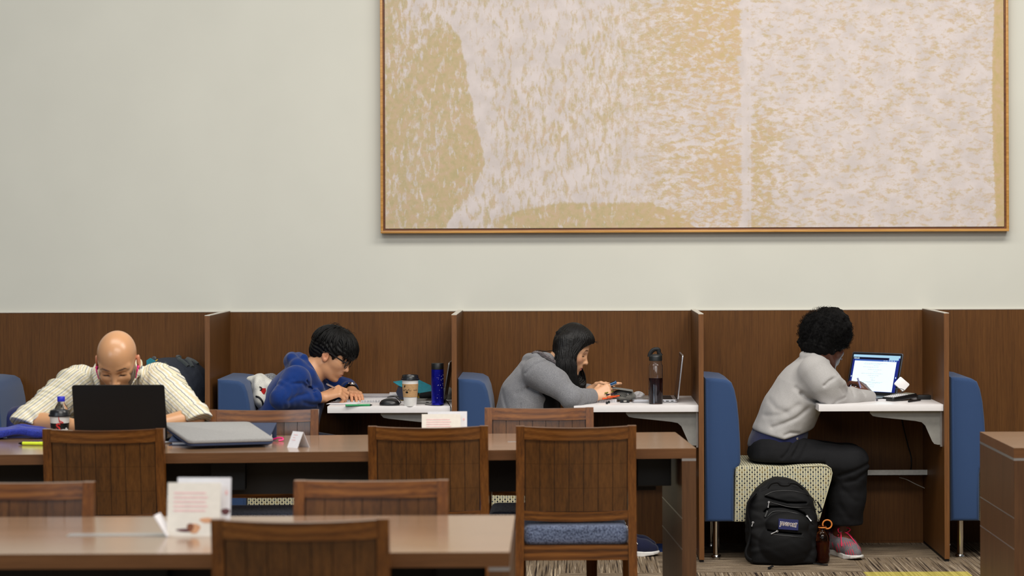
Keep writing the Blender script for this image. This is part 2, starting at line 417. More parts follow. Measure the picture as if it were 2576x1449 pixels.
def carrel_desk(xr, label, deep=True):
    xl = xr - DW; t = thing('carrel_desk', label, 'desk', (xr - DW / 2, (YF + YB) / 2, DZ - .03), 0, 'wall mounted carrel desks')
    bm = NB(); box(bm, (xl, YF + .02, DZ - .031), (xr - .0006, YB - .002, DZ), .0012, 2); obj('desktop', bm, M_white, t, True, 30)
    z = DZ - .031
    for yy in (YF + .07,):
        pl = [(xr - .338, z), (xr - .338, z - .012), (xr - .325, z - .026), (xr - .30, z - .031), (xr - .125, z - .050), (xr - .095, z - .056), (xr - .078, z - .072), (xr - .046, z - .145), (xr - .036, z - .158), (xr - .02, z - .162), (xr - .008, z - .162), (xr - .008, z)]
        bm = NB(); prism(bm, pl, yy, yy + .004, 'XZ'); prism(bm, [(xr - .338, z - .003), (xr - .338, z), (xr - .008, z), (xr - .008, z - .003)], yy, yy + .02, 'XZ')
        b = obj('bracket', bm, M_steel, t, False)
        bm = NB(); box(bm, (xr - .009, yy - .012, z - .17), (xr - .0006, yy + .014, z - .0005)); sl = obj('slotted_rail', bm, M_alu, b, False)
    return t
carrel_desk(DXL[0], 'white laminate carrel desk under the dark backpack at left')
carrel_desk(DXL[1], 'white laminate carrel desk where the man in blue hoodie writes')
carrel_desk(DXL[2], 'white laminate carrel desk where the woman in grey hoodie leans')
carrel_desk(DXL[3], 'white laminate carrel desk holding the laptop with lit screen')
for xr, nm in ((DXL[2], 'mostly hidden behind the middle table end'), (DXL[3], 'under the desk with the lit laptop')):
    t = tag(None or bpy.data.objects.new('cable_tray', None), 'pale grey metal cable tray low on the wainscot ' + nm, 'cable tray', 'cable trays under the carrel desks'); COL.objects.link(t)
    t.location = (xr - .3, 11.28, .35); ORG[t] = Vector(t.location)
    bm = NB(); box(bm, (xr - .62, 11.20, .349), (xr - .001, 11.203, .377)); box(bm, (xr - .62, 11.20, .349), (xr - .001, YB - .001, .352)); obj('tray', bm, plain('pale_grey_metal', (172, 172, 170), .45), t, False)
# ================================================================= lounge chairs
def make_lounge():
    t = thing('lounge_chair', 'x', 'armchair', (0, 0, 0), 0, 'blue lounge chairs of the carrels')
    D = .27
    prof = [(0, .182), (.134, .182), (.136, .40), (.140, .425), (.160, .44), (.1675, .46), (.166, .55), (.160, .66), (.152, .74), (.140, .80), (.126, .835), (.10, .85), (.05, .856), (0, .858)]
    bm = NB(); prism(bm, prof, -D, D, 'XZ', .018, 3); obj('backrest', bm, M_blue, t, True, 50)
    sp = [(.137, .182), (.535, .182), (.590, .378), (.598, .41), (.592, .43), (.575, .444), (.545, .449), (.45, .446), (.37, .438), (.25, .442), (.16, .446), (.142, .438)]
    bm = NB(); prism(bm, sp, -D - .004, D + .004, 'XZ', .012, 2); s = obj('seat', bm, M_pat, t, True, 50); uv_box(s)
    for yy in (-D - .006, D + .006):
        bm = NB()
        tube(bm, [(.534 + .001, yy * .995, .2), (.588, yy * .995, .378), (.594, yy * .995, .41), (.588, yy * .995, .432), (.572, yy * .995, .442), (.54, yy * .995, .446), (.45, yy * .995, .442)], .0028, 6); obj('piping', bm, M_pat, s)
    for x in (.055, .50):
        for y in (-D + .075, D - .075):
            bm = NB(); lathe(bm, [(.0155, .016), (.0155, .182)], (x, y, 0), 20); lg = obj('leg', bm, M_chrome, t)
            bm = NB(); lathe(bm, [(.023, 0), (.0235, .003), (.0235, .014), (.021, .018), (.0155, .0185)], (x, y, 0), 20); obj('glide', bm, M_chrome, lg)
    return t
lc = make_lounge()
lxs = [(-2.815, 'blue lounge chair at the left edge behind the bald man'), (-1.640, 'blue lounge chair with white jacket over it, under the man in blue hoodie'), (-.512, 'blue lounge chair the woman in dark grey hoodie sits on'), (.646, 'blue chair with dotted seat under the person in light grey sweatshirt'), (1.798, 'empty blue lounge chair right of the last divider')]
for i, (x, lb) in enumerate(lxs):
    o = lc if i == 0 else copy_tree(lc)
    o.location = (x, 11.02, 0); o['label'] = lb
# ================================================================= tables
TZ = .737
def table(name_label, c00, c10, depth, xr_panel=True, xl_panel=False, thick=.0375, grommet=None, modesty=True):
    """c00, c10: front left and front right corners (x, y)"""
    a = Vector((c00[0], c00[1], 0)); b = Vector((c10[0], c10[1], 0)); L = (b - a).length; ang = math.atan2(b.y - a.y, b.x - a.x)
    t = thing('study_table', name_label, 'table', a, ang, 'long brown study tables'); ORG[t] = Vector((0, 0, 0))
    bm = NB(); box(bm, (0, 0, TZ - .001), (L, depth, TZ)); box(bm, (.0015, .0015, TZ - .004), (L - .0015, depth - .0015, TZ - .0005)); top = obj('tabletop', bm, M_tabtop, t, False)
    bm = NB(); box(bm, (0, 0, TZ - thick), (L, depth, TZ - .001)); obj('edge', bm, M_tabedge, top, False)
    pt = .053
    for on_, x0 in ((xr_panel, L - pt), (xl_panel, 0)):
        if not on_: continue
        bm = NB(); box(bm, (x0, 0.001, TZ - thick - .0095), (x0 + pt, depth - .001, TZ - thick)); obj('metal_strip', bm, M_alu, t, False)
        bm = NB(); box(bm, (x0, 0, .005), (x0 + pt, depth, TZ - thick - .0095)); p = obj('end_panel', bm, M_tabside, t, False)
        bm = NB()
        for z in (.475, .36):
            for xx in ((x0 - .0006, x0 + .0006), (x0 + pt - .0006, x0 + pt + .0006)): box(bm, (xx[0], .001, z), (xx[1], depth - .001, z + .0035))
        obj('inlay_line', bm, M_alu, p, False)
    if modesty:
        x0 = .1; x1 = L - .12
        bm = NB(); box(bm, (x0, depth * .5 - .05, TZ - thick - .15), (x1, depth * .5 + .05, TZ - thick - .001)); obj('cable_trough', bm, plain('trough_brown', (36, 28, 20), .6), t, False)
        for xx in (L - .20, L * .42):
            bm = NB(); box(bm, (xx, depth * .5 - .14, .575), (xx + .13, depth * .5 - .06, TZ - thick - .001), .003); obj('power_box', bm, M_black, t, False)
    if grommet:
        for g in grommet:
            bm = NB(); box(bm, (g[0], g[1], TZ - .001), (g[0] + g[2], g[1] + g[3], TZ + .0015)); obj('power_cover', bm, M_alu, t, False)
    return t
fl = on(-400, 1147.8, TZ); fr = on(1751, 1127.5, TZ)
MIDL = fl; MIDR = fr
mid = table('long brown study table in the middle row, where the bald man works', fl, fr, .70, grommet=[((on(1255, 1108, TZ) - fl).length - .0, .33, .27, .012)])
fl1 = on(-500, 1396.3, TZ); fr1 = on(1282, 1389, TZ)
front = table('nearest brown study table in the blurred foreground with leaflets', fl1, fr1, .76, grommet=[(on(175, 1345, TZ).x - fl1.x, on(300, 1349, TZ).y - (fl1.y + fr1.y) / 2, .265, .055)])
fl2 = on(2550.5, 1127, TZ)
right = table('brown study table cut off by the right edge of the picture', (fl2.x, fl2.y), (fl2.x + 1.5, fl2.y), .70, xr_panel=True, xl_panel=True)
# ================================================================= wooden chairs
CW = .4394; CH = .833
def make_wood_chair():
    t = thing('wooden_chair', 'x', 'chair', (0, 0, 0), 0, 'oak library chairs'); hw = CW / 2
    def back_y(z): return -.205 - max(0, z - .42) * .13
    def bulge(x): return -.026 * (1 - (x / hw) ** 2)
    def dip(x): return -.0065 * (1 - (x / hw) ** 2)
    for s in (-1, 1):
        bm = NB(); pts = []
        for z in (0, .2, .42, .62, CH):
            y = back_y(z) - (.05 * (1 - z / .42) if z < .42 else 0); w0 = hw + (.006 if z < .3 else .003 if z < .5 else 0)
            pts.append((s * w0, y, z))
        rows = []
        for x, y, z in pts:
            xi = x - s * .031; rows.append([bm.verts.new((xi, y - .013, z)), bm.verts.new((x, y - .013, z)), bm.verts.new((x, y + .019, z)), bm.verts.new((xi, y + .019, z))])
        for i in range(len(rows) - 1):
            for k in range(4): bm.faces.new((rows[i][k], rows[i][(k + 1) % 4], rows[i + 1][(k + 1) % 4], rows[i + 1][k]))
        bm.faces.new(rows[0]); bm.faces.new(rows[-1])
        obj('back_post', bm, M_chair, t, True, 30)
        bm = NB(); tube(bm, [(s * (hw - .012), .125, 0), (s * (hw - .014), .12, .4)], [.018, .023], 4); obj('leg', bm, M_chair, t, False)
    def rail(z0, z1, th, name, mat, n=22, dy=0, dipk=(1, 1), xin=.030):
        bm = NB(); g = []
        for i in range(n + 1):
            x = -hw + xin + (CW - 2 * xin) * i / n; r = []
            for z, k in ((z0, dipk[0]), (z1, dipk[1])):
                for yo in (-th / 2, th / 2):
                    r.append(bm.verts.new((x, back_y(z) + .003 + bulge(x) + yo + dy, z + dip(x) * k)))
            g.append(r)
        for i in range(n):
            a, b = g[i], g[i + 1]
            for p, q in ((0, 1), (1, 3), (3, 2), (2, 0)): bm.faces.new((a[p], a[q], b[q], b[p]))
        bm.faces.new((g[0][0], g[0][1], g[0][3], g[0][2])); bm.faces.new((g[-1][0], g[-1][1], g[-1][3], g[-1][2]))
        return obj(name, bm, mat, t, True, 30)
    rail(CH - .046, CH + .0005, .026, 'top_rail', M_chairx)
    rail(.487, .522, .022, 'lower_rail', M_chairx)
    # panel of upright planks
    bm = NB(); n = 7; x0 = -hw + .033; W_ = (CW - .066) / n
    for i in range(n):
        a = x0 + i * W_ + .0011; b = x0 + (i + 1) * W_ - .0011; zs_ = (.518, .60, .6012, .69, CH - .04)
        for zA, zB in ((.518, .6040), (.6046, .6940), (.6946, CH - .046)):
            vs_ = []
            for x in (a, (a + b) / 2, b):
                for z in (zA, zB):
                    for yo in (-.004, .007): vs_.append(bm.verts.new((x, back_y(z) + .003 + bulge(x) + yo, z + (dip(x) if z == CH - .046 else 0))))
            for k in (0, 4):
                A = vs_[k:k + 8]
                for f in ((0, 4, 6, 2), (1, 3, 7, 5), (0, 1, 5, 4), (2, 6, 7, 3)): bm.faces.new([A[j] for j in f])
            bm.faces.new((vs_[0], vs_[2], vs_[3], vs_[1])); bm.faces.new((vs_[8], vs_[9], vs_[11], vs_[10]))
    p = obj('back_panel', bm, M_chairp, t, True, 30)
    bm = NB(); g = []
    for i in range(17):
        x = -hw + .031 + (CW - .062) * i / 16; r = []
        for z in (.516, CH - .044):
            for yo in (-.001, .004): r.append(bm.verts.new((x, back_y(z) + .003 + bulge(x) + yo, z + (dip(x) if z > .7 else 0))))
        g.append(r)
    for i in range(16):
        for p_, q in ((0, 1), (1, 3), (3, 2), (2, 0)): bm.faces.new((g[i][p_], g[i][q], g[i + 1][q], g[i + 1][p_]))
    obj('panel_backing', bm, M_groove, p, True, 30)
    # seat
    bm = NB(); box(bm, (-hw + .028, -.212, .335), (hw - .028, -.19, .388)); box(bm, (-hw + .02, .11, .345), (hw - .02, .132, .396))
    for s in (-1, 1): box(bm, (s * (hw - .018) - .011, -.2, .345), (s * (hw - .018) + .011, .12, .394))
    obj('seat_frame', bm, M_chairx, t, False)
    bm = NB(); box(bm, (-hw + .026, -.20, .388), (hw - .026, .142, .455), .03, 4)
    for v in bm.verts:
        if v.co.z > .43: v.co.z += .010 * (1 - (v.co.x / hw) ** 2)
    obj('cushion', bm, M_seatblue, t, True, 60)
    bm = NB(); box(bm, (-hw + .01, .10, .17), (hw - .01, .12, .195))
    for s in (-1, 1): box(bm, (s * (hw - .012) - .009, -.23, .17), (s * (hw - .012) + .009, .11, .195))
    obj('stretcher', bm, M_chair, t, False)
    return t
wc = make_wood_chair()
def chair_at(xl, xr, ytop, facing, label, first=[True], yaw=0):
    """placed by its top rail: width in the picture gives the distance"""
    Y = CW * F / (xr - xl); topY = Y
    c = at((xl + xr) / 2, ytop, topY)
    o = wc if first[0] else copy_tree(wc); first[0] = False
    off = .205 + (CH - .42) * .13
    o.rotation_euler = (0, 0, (0 if facing > 0 else math.pi) + yaw)
    d = Vector((-math.sin(yaw), math.cos(yaw), 0)) * facing
    p = Vector((c.x, topY, 0)) + d * off
    o.location = (p.x, p.y, 0); o['label'] = label
    return o
chair_at(108, 412.5, 1080, 1, 'oak chair tucked under the middle table, in front of the black laptop lid')
chair_at(926, 1228, 1070, 1, 'oak chair at the middle table, in front of the folded white and pink sign')
chair_at(1298, 1600.5, 1066, 1, 'oak chair with blue cushion fully seen, right end of the middle table', yaw=R(1.2))
chair_at(527, 802, 1038, -1, 'pale lit oak chair across the middle table, before the man in blue hoodie')
chair_at(1219.5, 1493, 1033, -1, 'pale lit oak chair across the middle table, before the woman in grey hoodie')
bald_seat = copy_tree(wc); bald_seat['label'] = 'oak chair the bald man sits on, mostly hidden by his body'; bald_seat.rotation_euler = (0, 0, math.pi); bald_seat.location = (at(296, 900, 9.7).x, 9.74, 0)
chair_at(-149, 239, 1216, -1, 'blurred oak chair across the front table, cut by the left edge')
chair_at(741, 1128, 1209, -1, 'blurred oak chair across the front table, right of the white leaflets')
chair_at(531.5, 979.5, 1297, 1, 'nearest dark oak chair at the bottom edge, right of the leaflets')
# ================================================================= distance-field modelling (bodies, hair, clothes)
f32 = np.float32
def A3(p): return np.array(tuple(p), f32)
def smin(a, b, k):
    if k <= 0: return np.minimum(a, b)
    h = np.clip(.5 + .5 * (b - a) / k, 0, 1); return b + (a - b) * h - k * h * (1 - h)
def smax(a, b, k): return -smin(-a, -b, k)
def rc(P, a, b, ra, rb):
    a, b = A3(a), A3(b); ba = b - a; pa = P - a; L = max(float(ba @ ba), 1e-9)
    t = np.clip(pa @ ba / L, 0, 1); q = pa - t[:, None] * ba
    return np.sqrt((q * q).sum(1)) - (ra + (rb - ra) * t)
def chain(P, pts, rs, k=.004):
    d = None
    for i in range(len(pts) - 1):
        e = rc(P, pts[i], pts[i + 1], rs[i], rs[i + 1]); d = e if d is None else smin(d, e, k)
    return d
def ell(P, c, r, M=None):
    q = P - A3(c)
    if M is not None: q = q @ np.array(M, f32)
    r = A3(r); k0 = np.sqrt(((q / r) ** 2).sum(1)); k1 = np.sqrt(((q / (r * r)) ** 2).sum(1)) + 1e-9
    return k0 * (k0 - 1) / k1
def sph(P, c, r): return np.sqrt(((P - A3(c)) ** 2).sum(1)) - r
def squash(P, c, s, ax=1):
    """space squeezed along one axis about c (a body is broader than deep)"""
    Q = P.copy(); Q[:, ax] = (Q[:, ax] - c) / s + c; return Q
def near(P, c, rad, fn):
    d = np.sqrt(((P - A3(c)) ** 2).sum(1)) - rad + .03; m = d < .03
    d = np.maximum(d, .02)
    if m.any(): d[m] = fn(P[m])
    return d
def wob(P, f, seed=0):
    rs = np.random.RandomState(seed); o = np.zeros(len(P), f32)
    for i in range(4):
        a = rs.normal(size=3).astype(f32); a *= f / np.linalg.norm(a); b = rs.normal(size=3).astype(f32); b *= f * .7 / np.linalg.norm(b)
        o += np.sin(P @ a + 1.6 * np.sin(P @ b + rs.rand() * 6) + rs.rand() * 6)
    return o / 4
def crease(P, pts, depth, width, side=None):
    """a fold in the cloth: distance seen from the side (X and Z), only on the side nearer than side"""
    Q = np.stack([P[:, 0], P[:, 0] * 0, P[:, 2]], 1); d = None
    for a, b in zip(pts, pts[1:]):
        k = rc(Q, (a[0], 0, a[2]), (b[0], 0, b[2]), 0, 0); d = k if d is None else np.minimum(d, k)
    w = depth * np.exp(-(d / width) ** 2)
    if side is not None: w = w * np.clip((side - P[:, 1]) / .05, 0, 1)
    return w
def surfnet(fn, lo, hi, h, margin=.014):
    lo = np.array(lo, f32); n = (np.ceil((np.array(hi, f32) - lo) / h / 8).astype(int)) * 8
    nb = n // 8
    gx = [lo[i] + (np.arange(nb[i]) * 8 + 4) * h for i in range(3)]
    C = np.stack(np.meshgrid(*gx, indexing='ij'), -1).reshape(-1, 3).astype(f32)
    dc = fn(C); keep = np.abs(dc) < 8 * h * .87 + margin
    D = np.repeat(np.repeat(np.repeat(np.where(dc < 0, -1, 1).astype(f32).reshape(nb), 8, 0), 8, 1), 8, 2)
    kb = np.argwhere(keep.reshape(nb))
    off = np.stack(np.meshgrid(*[np.arange(8)] * 3, indexing='ij'), -1).reshape(-1, 3)
    for s in range(0, len(kb), 900):
        I = (kb[s:s + 900, None, :] * 8 + off[None]).reshape(-1, 3)
        D[I[:, 0], I[:, 1], I[:, 2]] = fn((lo + I * h).astype(f32))
    S = D < 0
    sl = lambda a, d: tuple(slice(d[i], a.shape[i] - 1 + d[i]) for i in range(3))
    cnt = np.zeros(np.array(S.shape) - 1, np.uint8)
    for d in off[(off < 2).all(1)]: cnt += S[sl(S, d)]
    act = np.argwhere((cnt > 0) & (cnt < 8))
    vid = np.full(cnt.shape, -1, np.int32); vid[act[:, 0], act[:, 1], act[:, 2]] = np.arange(len(act))
    acc = np.zeros((len(act), 3), f32); c = np.zeros(len(act), f32)
    cor = [(i, j, k) for i in (0, 1) for j in (0, 1) for k in (0, 1)]
    for a in cor:
        for ax in range(3):
            if a[ax]: continue
            b = list(a); b[ax] = 1
            da = D[act[:, 0] + a[0], act[:, 1] + a[1], act[:, 2] + a[2]]; db = D[act[:, 0] + b[0], act[:, 1] + b[1], act[:, 2] + b[2]]
            m = (da < 0) != (db < 0); t = np.where(m, da / np.where(m, da - db, 1), 0)
            p = np.array(a, f32)[None].repeat(len(act), 0); p[:, ax] += t
            acc[m] += p[m]; c[m] += 1
    V = lo + (act + acc / c[:, None]) * h
    Fs = []
    for ax in range(3):
        u, v = [(1, 2), (2, 0), (0, 1)][ax]
        s0 = [slice(0, -1)] * 3; s1 = [slice(0, -1)] * 3; s1[ax] = slice(1, None)
        s0[u] = s0[v] = s1[u] = s1[v] = slice(1, -1)
        a, b = S[tuple(s0)], S[tuple(s1)]
        for flip, m in ((False, a & ~b), (True, ~a & b)):
            I = np.argwhere(m); I[:, u] += 1; I[:, v] += 1
            if not len(I): continue
            q = []
            for du, dv in ((-1, -1), (0, -1), (0, 0), (-1, 0)):
                J = I.copy(); J[:, u] += du; J[:, v] += dv; q.append(vid[J[:, 0], J[:, 1], J[:, 2]])
            q = np.stack(q, 1); Fs.append(q[:, ::-1] if flip else q)
    Fq = np.concatenate(Fs); Fq = Fq[(Fq >= 0).all(1)]
    return V.astype(f32), Fq
def np_mesh(name, V, Fq):
    me = bpy.data.meshes.new(name); me.vertices.add(len(V)); me.vertices.foreach_set('co', V.astype(f32).reshape(-1))
    n = len(Fq); me.loops.add(n * 4); me.loops.foreach_set('vertex_index', Fq.astype(np.int32).reshape(-1))
    me.polygons.add(n); me.polygons.foreach_set('loop_start', np.arange(n, dtype=np.int32) * 4); me.polygons.foreach_set('loop_total', np.full(n, 4, np.int32))
    me.update(calc_edges=True); me.validate(); return me
def sdf_obj(name, fn, lo, hi, h, mat, parent=None, attrs=None):
    V, Fq = surfnet(fn, lo, hi, h); me = np_mesh(name, V, Fq)
    for an, af in (attrs or {}).items():
        c = np.ones((len(V), 4), f32); c[:, :3] = af(V)
        me.color_attributes.new(an, 'FLOAT_COLOR', 'POINT').data.foreach_set('color', c.reshape(-1))
    return link(name, me, mat, parent, True, 180)
def frame(fwd, up=(0, 0, 1), roll=0):
    f = Vector(fwd).normalized(); l = Vector(up).cross(f).normalized(); u = f.cross(l)
    if roll:
        q = Matrix.Rotation(roll, 3, f); l = q @ l; u = q @ u
    return np.array([[f.x, l.x, u.x], [f.y, l.y, u.y], [f.z, l.z, u.z]], f32)   # columns: forward, left, up
def lm(c): return np.array(lin(c)[:3], f32)

def head(P, c, M, s=1.0, o={}):
    """P world -> distance of a human head with face; c between the ears, M columns forward, left, up"""
    Q = ((P - A3(c)) @ M) / s
    Y = np.abs(Q[:, 1]); B = np.stack([Q[:, 0], Y, Q[:, 2]], 1)        # mirrored
    d = ell(B, (o.get('cc', -.012), 0, .034), o.get('cran', (.096, .0755, .083)))
    d = smin(d, ell(B, (.028, 0, -.028), o.get('face', (.060, .059, .080))), .03)
    d = smin(d, rc(B, (-.012, .050, -.050), (.046, .020, -.093), .019, .016), .022)
    d = smin(d, ell(B, (.061, 0, -.098), (.021, .022, .017)), .014)
    d = smin(d, ell(B, (.048, .041, -.022), (.028, .021, .021)), .02)
    d = smin(d, rc(B, (.074, .010, .020), (.055, .048, .022), .0115, .012), .012)
    d = smin(d, ell(B, (.070, 0, -.062), (.018, .027, .023)), .014)
    d = smax(d, -ell(B, (.091, .031, .000), (.019, .0185, .0115)), .012)
    n = o.get('nose', 1.0)
    d = smin(d, rc(B, (.0765, 0, .010), (.0775 + .0215 * n, 0, -.030), .0075, .0092), .009)
    d = smin(d, ell(B, (.0775 + .0225 * n, 0, -.0345), (.0105, .0105, .0090)), .006)
    d = smin(d, ell(B, (.0865, .0125, -.0375), (.0105, .0072, .0075)), .005)
    d = smax(d, -ell(B, (.094, .0065, -.0455), (.005, .0035, .004)), .003)
    d = smin(d, ell(B, (.0840, 0, -.0605), (.0075, .021, .0058)), .004)
    d = smin(d, ell(B, (.0820, 0, -.0715), (.0078, .018, .0062)), .004)
    d = smax(d, -ell(B, (.0935, 0, -.0660), (.0095, .0235, .0013)), .002)
    d = smin(d, sph(B, (.0645, .0315, -.001), .0130), .003)
    d = smax(d, -ell(B, (.0805, .0315, -.0050 if o.get('down') else -.002), (.008, .0125, .0010)), .0015)   # lid slit
    t = R(14); E = [[math.cos(t), 0, -math.sin(t)], [0, 1, 0], [math.sin(t), 0, math.cos(t)]]
    yo = o.get('ear', .0765)
    ear = ell(B, (-.010, yo, -.006), (.0175, .0075, .031), E)
    ear = smax(ear, -ell(B, (-.006, yo + .0075, -.002), (.0105, .0075, .021), E), .003)
    ear = smin(ear, ell(B, (-.010, yo + .001, .002), (.006, .004, .014), E), .003)
    d = smin(d, ear, .004)
    return d * s
def hand(P, w, d, n, side, curl, thumb, s=1.0, r=1.0):
    """w wrist, d towards the fingers, n out of the back of the hand, side towards the thumb"""
    w = Vector(w); d = Vector(d).normalized(); n = (Vector(n) - d * Vector(n).dot(d)).normalized(); sd = d.cross(n)
    if sd.dot(Vector(side)) < 0: sd = -sd
    D = None; L = [(.044, .026, .021), (.049, .029, .022), (.045, .027, .021), (.035, .020, .019)]; lat = (.0275, .0095, -.009, -.026); fw = (.086, .090, .086, .078)
    for i in range(4):
        k = w + (d * fw[i] + sd * lat[i]) * s
        e = rc(P, w + (d * .012 + sd * lat[i] * .55) * s, k, .0150 * s, .0108 * s * r); D = e if D is None else smin(D, e, .012)
        p = k; a = 0; spread = lat[i] * 1.6
        for j in range(3):
            a += curl[i][j]; dr = (d * math.cos(a) - n * math.sin(a) + sd * (spread if j == 0 else spread * .5)).normalized()
            q = p + dr * L[i][j] * s; rr = (.0092, .0084, .0076, .0068)
            D = smin(D, rc(P, p, q, rr[j] * s * r, rr[j + 1] * s * r), .0035 if j else .006); p = q
    b = w + (d * .020 + sd * .018 - n * .006) * s; pts = [b] + [w + (d * t[0] + sd * t[1] + n * t[2]) * s for t in thumb]
    D = smin(D, chain(P, pts, [.0150 * s, .0112 * s, .0095 * s, .0078 * s][:len(pts)], .004), .010)
    return D
def skin_mat(name, rough=.42, sss=.06):
    t = NT(name); ca = t.n('ShaderNodeVertexColor'); ca.layer_name = 'tint'
    n = t.noise(t.co(), 160, 3); m = t.noise(t.co(), 18, 2)
    c = t.mix(t.math('MULTIPLY', m, .08), ca.outputs[0], (.45, .18, .11, 1)); t.bump(n, .12, .0006)
    return t.fin(c, rough, 0, .5, Subsurface_Weight=sss, Subsurface_Radius=(.012, .005, .003), Subsurface_Scale=.5)
def hair_mat(name, c, rough=.42, spec=.45):
    t = NT(name); n = t.noise(t.co('Object', (1, 1, .12)), 320, 3, .6)
    col = t.ramp(n, [(.35, lin(tuple(x * .55 for x in c))), (.65, lin(tuple(min(255, x * 1.5) for x in c)))])
    t.bump(n, .5, .002); return t.fin(col, rough, 0, spec)
M_skin = skin_mat('skin'); M_skin_dark = skin_mat('skin_dark', .4, .03); M_skin_shiny = skin_mat('skin_shiny', .30)
M_hair = hair_mat('black_hair', (10, 9, 8), .55, .22); M_hair_long = hair_mat('long_black_hair', (11, 9, 8), .5, .28); M_afro = hair_mat('curly_black_hair', (9, 8, 8), .8, .15)
M_hood_blue = fabric('royal_blue_fleece', (5, 38, 98), (10, 52, 122), 650, .92, .3, .08)
M_hood_grey = fabric('heather_grey_jersey', (104, 104, 108), (134, 134, 137), 420, .92, .35, .1, (178, 178, 178))
M_sweat = fabric('light_grey_sweatshirt', (161, 158, 155), (175, 172, 170), 380, .92, .25, .1)
M_trouser = fabric('black_trousers_cloth', (13, 13, 15), (22, 22, 25), 600, .85, .3, .1, None, 0)
M_jeans = fabric('dark_jeans_cloth', (18, 20, 34), (28, 32, 50), 600)
M_tee = fabric('navy_shirt_cloth', (20, 24, 58), (28, 34, 76), 600)
M_blackcloth = fabric('black_cotton', (10, 10, 12), (20, 20, 23), 500, .9, .4, .12, None, 0)
M_lens = glass('spectacle_lens', (235, 240, 250))
def stripes():
    t = NT('striped_shirt_cotton'); ca = t.n('ShaderNodeVertexColor'); ca.layer_name = 'weft'; s = t.sep(ca.outputs[0])
    f = t.math('FRACT', t.math('MULTIPLY', s[0], 31.0))
    col = t.ramp(f, [(0, lin((214, 206, 178))), (.16, lin((214, 206, 178))), (.17, lin((112, 118, 130))), (.235, lin((112, 118, 130))), (.245, lin((216, 212, 198))), (.42, lin((216, 212, 198))), (.43, lin((206, 194, 162))), (.62, lin((206, 194, 162))), (.63, lin((220, 216, 204))), (.80, lin((220, 216, 204))), (.81, lin((150, 148, 122))), (.86, lin((150, 148, 122))), (.87, lin((214, 206, 178)))], 'CONSTANT')
    n = t.noise(t.co(), 500, 2); t.bump(n, .25, .001)
    return t.fin(col, .85, 0, .3)
M_stripe = stripes()
def person_root(o, label):
    tag(o, label, 'person'); return o
def sub(parent, name, fn, lo, hi, h, mat, attrs=None):
    return sdf_obj(name, fn, lo, hi, h, mat, parent, attrs)
def bbox(pts, r):
    a = np.array([tuple(p) for p in pts]); return a.min(0) - r, a.max(0) + r
def locks(name, parent, mat, paths, r0, seg=5, flat=.5):
    bm = NB()
    for p, r in paths:
        n = len(p); rr = [max(.0004, r * (math.sin(math.pi * min(1, .18 + .82 * i / (n - 1))) ** .8 if i else .3)) for i in range(n)]
        tube(bm, p, rr, seg, True, flat)
    return obj(name, bm, mat, parent, True, 180)
def h2w(c, M, p, s=1): return Vector(A3(c) + M @ A3(p) * s)
